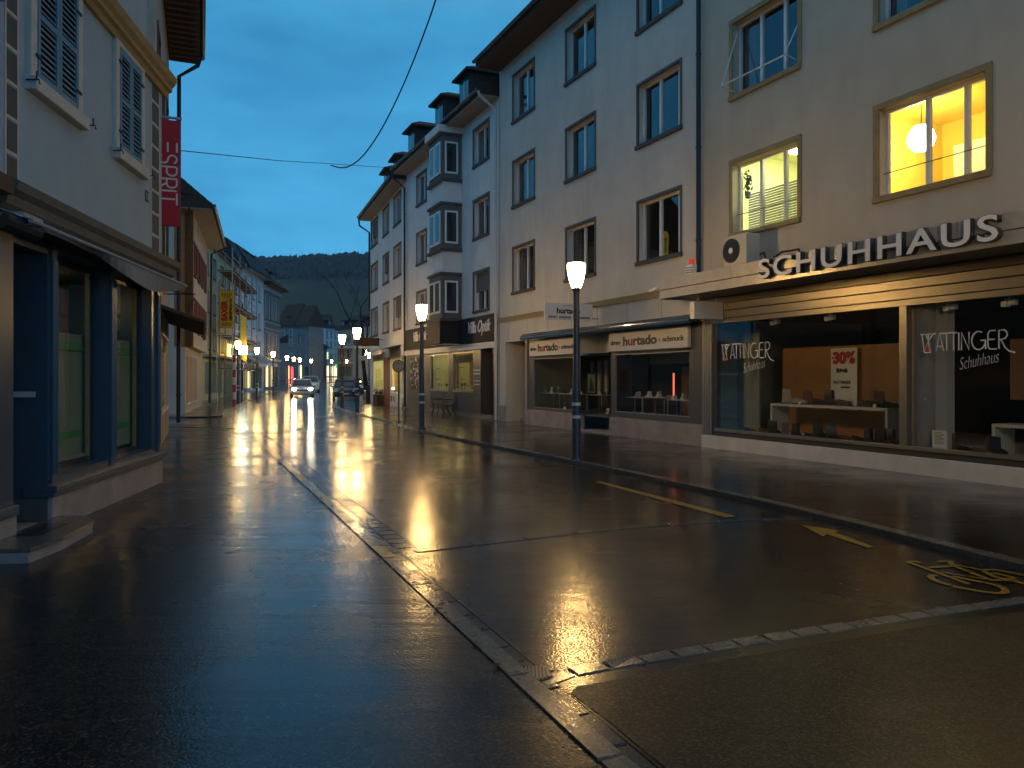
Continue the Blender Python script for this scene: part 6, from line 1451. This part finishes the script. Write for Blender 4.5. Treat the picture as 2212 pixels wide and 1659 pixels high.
def plant_box(name, label, loc, rz, w_, d_, h_, seed, tall=.35, potm='soil_wood', n=130):
    t = thing(name, label, 'planter', loc, rz); rg = random.Random(seed)
    m_ = MB(); m_.prism([(-w_ / 2 * .92, 0), (w_ / 2 * .92, 0), (w_ / 2, h_), (-w_ / 2, h_)], -d_ / 2, d_ / 2, potm, 1); m_.box(-w_ / 2 - .02, w_ / 2 + .02, -d_ / 2 - .02, d_ / 2 + .02, h_ - .05, h_ + .01, potm); m_.build('box', t)
    m_ = MB()
    for k in range(n):
        c = Vector((rg.uniform(-w_ / 2, w_ / 2), rg.uniform(-d_ / 2, d_ / 2), h_ + rg.uniform(0, tall) * (1 - .3 * rg.random()))); q = Vector((rg.uniform(-1, 1), rg.uniform(-1, 1), rg.uniform(.1, 1))).normalized() * .09; s_ = q.cross(Vector((rg.random(), rg.random(), .3))).normalized() * .028
        m_.face([c - q, c + s_, c + q, c - s_], 'leaf')
    m_.build('foliage', t)
    return t
g_ = G(821, 874); plant_box('planter', 'long brown planter with low greenery before the second white house', (g_.x, g_.y, .05), F2.a, 1.5, .6, .55, 2)
g_ = G(796, 869); plant_box('planter', 'tall dark plant pot beside the long brown planter', (g_.x, g_.y, .05), F2.a, .45, .45, .75, 3, .3, 'frame_dark', 60)
g_ = G(861, 915); rsn = thing('round_sign', 'round road sign seen from behind on a thin pole at the right kerb', 'road sign', (g_.x, g_.y, .03), R(-8))
m_ = MB(); m_.tube([(0, .02, 0), (0, .02, 2.25)], .03, 'metal_grey', 10); m_.tube([(0, .02, 0), (0, .02, .05)], .08, 'metal_grey', 12); m_.build('pole', rsn)
m_ = MB(); m_.disc((0, -.02, 2.02), .205, .015, 'metal_galv', 'y', 32); dk = m_.build('disc', rsn)
m_ = MB(); m_.tube([(.205 * math.cos(R(q)), -.02, 2.02 + .205 * math.sin(R(q))) for q in range(0, 361, 15)], .018, 'black', 6); m_.build('rim', dk)
m_ = MB(); m_.box(-.09, .09, -.035, -.028, 2.10, 2.12, 'metal_grey'); m_.disc((0, -.036, 1.92), .025, .02, 'black'); m_.build('clamp', dk)
# red and white post on the far left kerb
g_ = G(506, 881); rw_ = thing('striped_post', 'red and white banded post at the far left kerb', 'post', (g_.x, g_.y, .05))
m_ = MB()
for k in range(7): m_.tube([(0, 0, k * .4), (0, 0, k * .4 + .4)], .085, 'red_paint' if k % 2 == 0 else 'white_paint', 12)
m_.build('post', rw_)
# lit sign box and round sign by the left lamps
p = A(525, 756, 52); m_ = MB(); m_.box(-.26, .26, -.08, .08, -.28, .28, 'sign_glow'); lb_ = thing('light_box_sign', 'square white light box sign beside the left street lamp', 'sign', tuple(p), R(5)); m_.build('box', lb_)
m_ = MB(); m_.tube([(-.1, 0, -.28), (-.1, 0, -p.z + .05)], .03, 'black', 6); m_.build('pole', lb_)
p = A(541, 755, 53); rd = thing('round_sign', 'dark round projecting shop sign right of the white light box', 'sign', tuple(p), R(5)); m_ = MB(); m_.disc((0, 0, 0), .2, .1, 'soil_wood', 'y', 26); m_.box(-.22, .22, -.04, .04, -.36, -.26, 'black'); m_.build('disc', rd)
m_ = MB(); m_.tube([(0, .05, 0), (0, 1.5, 0), (.2, 22, .0)], .02, 'black', 5); m_.build('arm', rd)
# drain cover in the gutter by the crossing
g_ = G(1152, 1459); dc = thing('drain_cover', 'round dark iron drain cover where the gutter meets the stone row', 'drain cover', (g_.x, g_.y, .008))
m_ = MB(); m_.disc((0, 0, 0), .11, .012, 'joint_black', 'z', 30); m_.build('frame', dc); m_ = MB()
for k in range(-4, 5): m_.box(k * .02 - .005, k * .02 + .005, -math.sqrt(max(.0, .0095 - (k * .02) ** 2)), math.sqrt(max(.0, .0095 - (k * .02) ** 2)), .006, .011, 'metal_grey')
m_.build('grate', dc)
# bicycles leaning by the far right lamp
def bike(loc, rz, label):
    t = thing('bicycle', label, 'bicycle', loc, rz, 'bicycles by the right pavement')
    for x in (-.5, .5):
        m_ = MB(); m_.tube([(x + .33 * math.cos(R(q)), 0, .34 + .33 * math.sin(R(q))) for q in range(0, 361, 15)], .018, 'tyre', 6)
        for q in range(0, 360, 45): m_.tube([(x, 0, .34), (x + .32 * math.cos(R(q)), 0, .34 + .32 * math.sin(R(q)))], .004, 'metal_galv', 4)
        m_.build('wheel', t)
    m_ = MB()
    for a_, b_ in (((-.5, 0, .34), (-.15, 0, .78)), ((-.15, 0, .78), (.35, 0, .80)), ((.35, 0, .80), (-.05, 0, .32)), ((-.05, 0, .32), (-.18, 0, .92)), ((-.5, 0, .34), (-.05, 0, .32)), ((.5, 0, .34), (.36, 0, .95))): m_.tube([a_, b_], .02, 'car_blue', 6)
    m_.build('frame', t); m_ = MB(); m_.tube([(.36, -.26, .98), (.36, 0, .95), (.36, .26, .98)], .014, 'black', 6); m_.build('handlebar', t); m_ = MB(); m_.box(-.30, -.06, -.06, .06, .92, .96, 'black'); m_.build('saddle', t)
g_ = P2(775, 55); bike((g_.x, g_.y, zg(55) + .05), R(25), 'bicycle leaning just right of the kerb-tip lamp')
g_ = P2(783, 57); bike((g_.x, g_.y, zg(57) + .05), R(30), 'bicycle behind the first one near the far right lamps')
# fallen wet leaves along the near kerb
lv = MB(); rg = random.Random(17)
for k in range(150):
    i = rg.randrange(30, len(kl) - 30); q = kl[i].lerp(kl[i + 1], rg.random()) + Vector((rg.gauss(.12, .13), rg.gauss(0, .05))); a_ = rg.random() * 6.28; s_ = rg.uniform(.010, .022); z = .052
    lv.face([(q.x + s_ * 1.5 * math.cos(a_), q.y + s_ * 1.5 * math.sin(a_), z), (q.x + s_ * math.cos(a_ + 1.6), q.y + s_ * math.sin(a_ + 1.6), z + .003), (q.x - s_ * 1.5 * math.cos(a_), q.y - s_ * 1.5 * math.sin(a_), z), (q.x - s_ * math.cos(a_ + 1.6), q.y - s_ * math.sin(a_ + 1.6), z + .002)], 'soil_wood')
lo = lv.build('leaves'); lo['kind'] = 'stuff'; lo['label'] = 'small wet leaves scattered along the near kerb'

# evening air: far things fade to blue
hz = bpy.data.materials.new('haze_air'); hz.use_nodes = True; hz.node_tree.nodes.clear(); nt = hz.node_tree
o_ = N(nt, 'ShaderNodeOutputMaterial'); v_ = N(nt, 'ShaderNodeVolumePrincipled'); v_.inputs['Color'].default_value = (.70, .82, .95, 1); v_.inputs['Density'].default_value = .0003; v_.inputs['Anisotropy'].default_value = .2
nt.links.new(v_.outputs[0], o_.inputs['Volume']); MATS['haze_air'] = hz
m_ = MB(); m_.box(-1350, 650, -60, 1050, -40, 190, 'haze_air'); hb = m_.build('haze'); hb['kind'] = 'stuff'; hb['label'] = 'thin blue evening haze over the town'
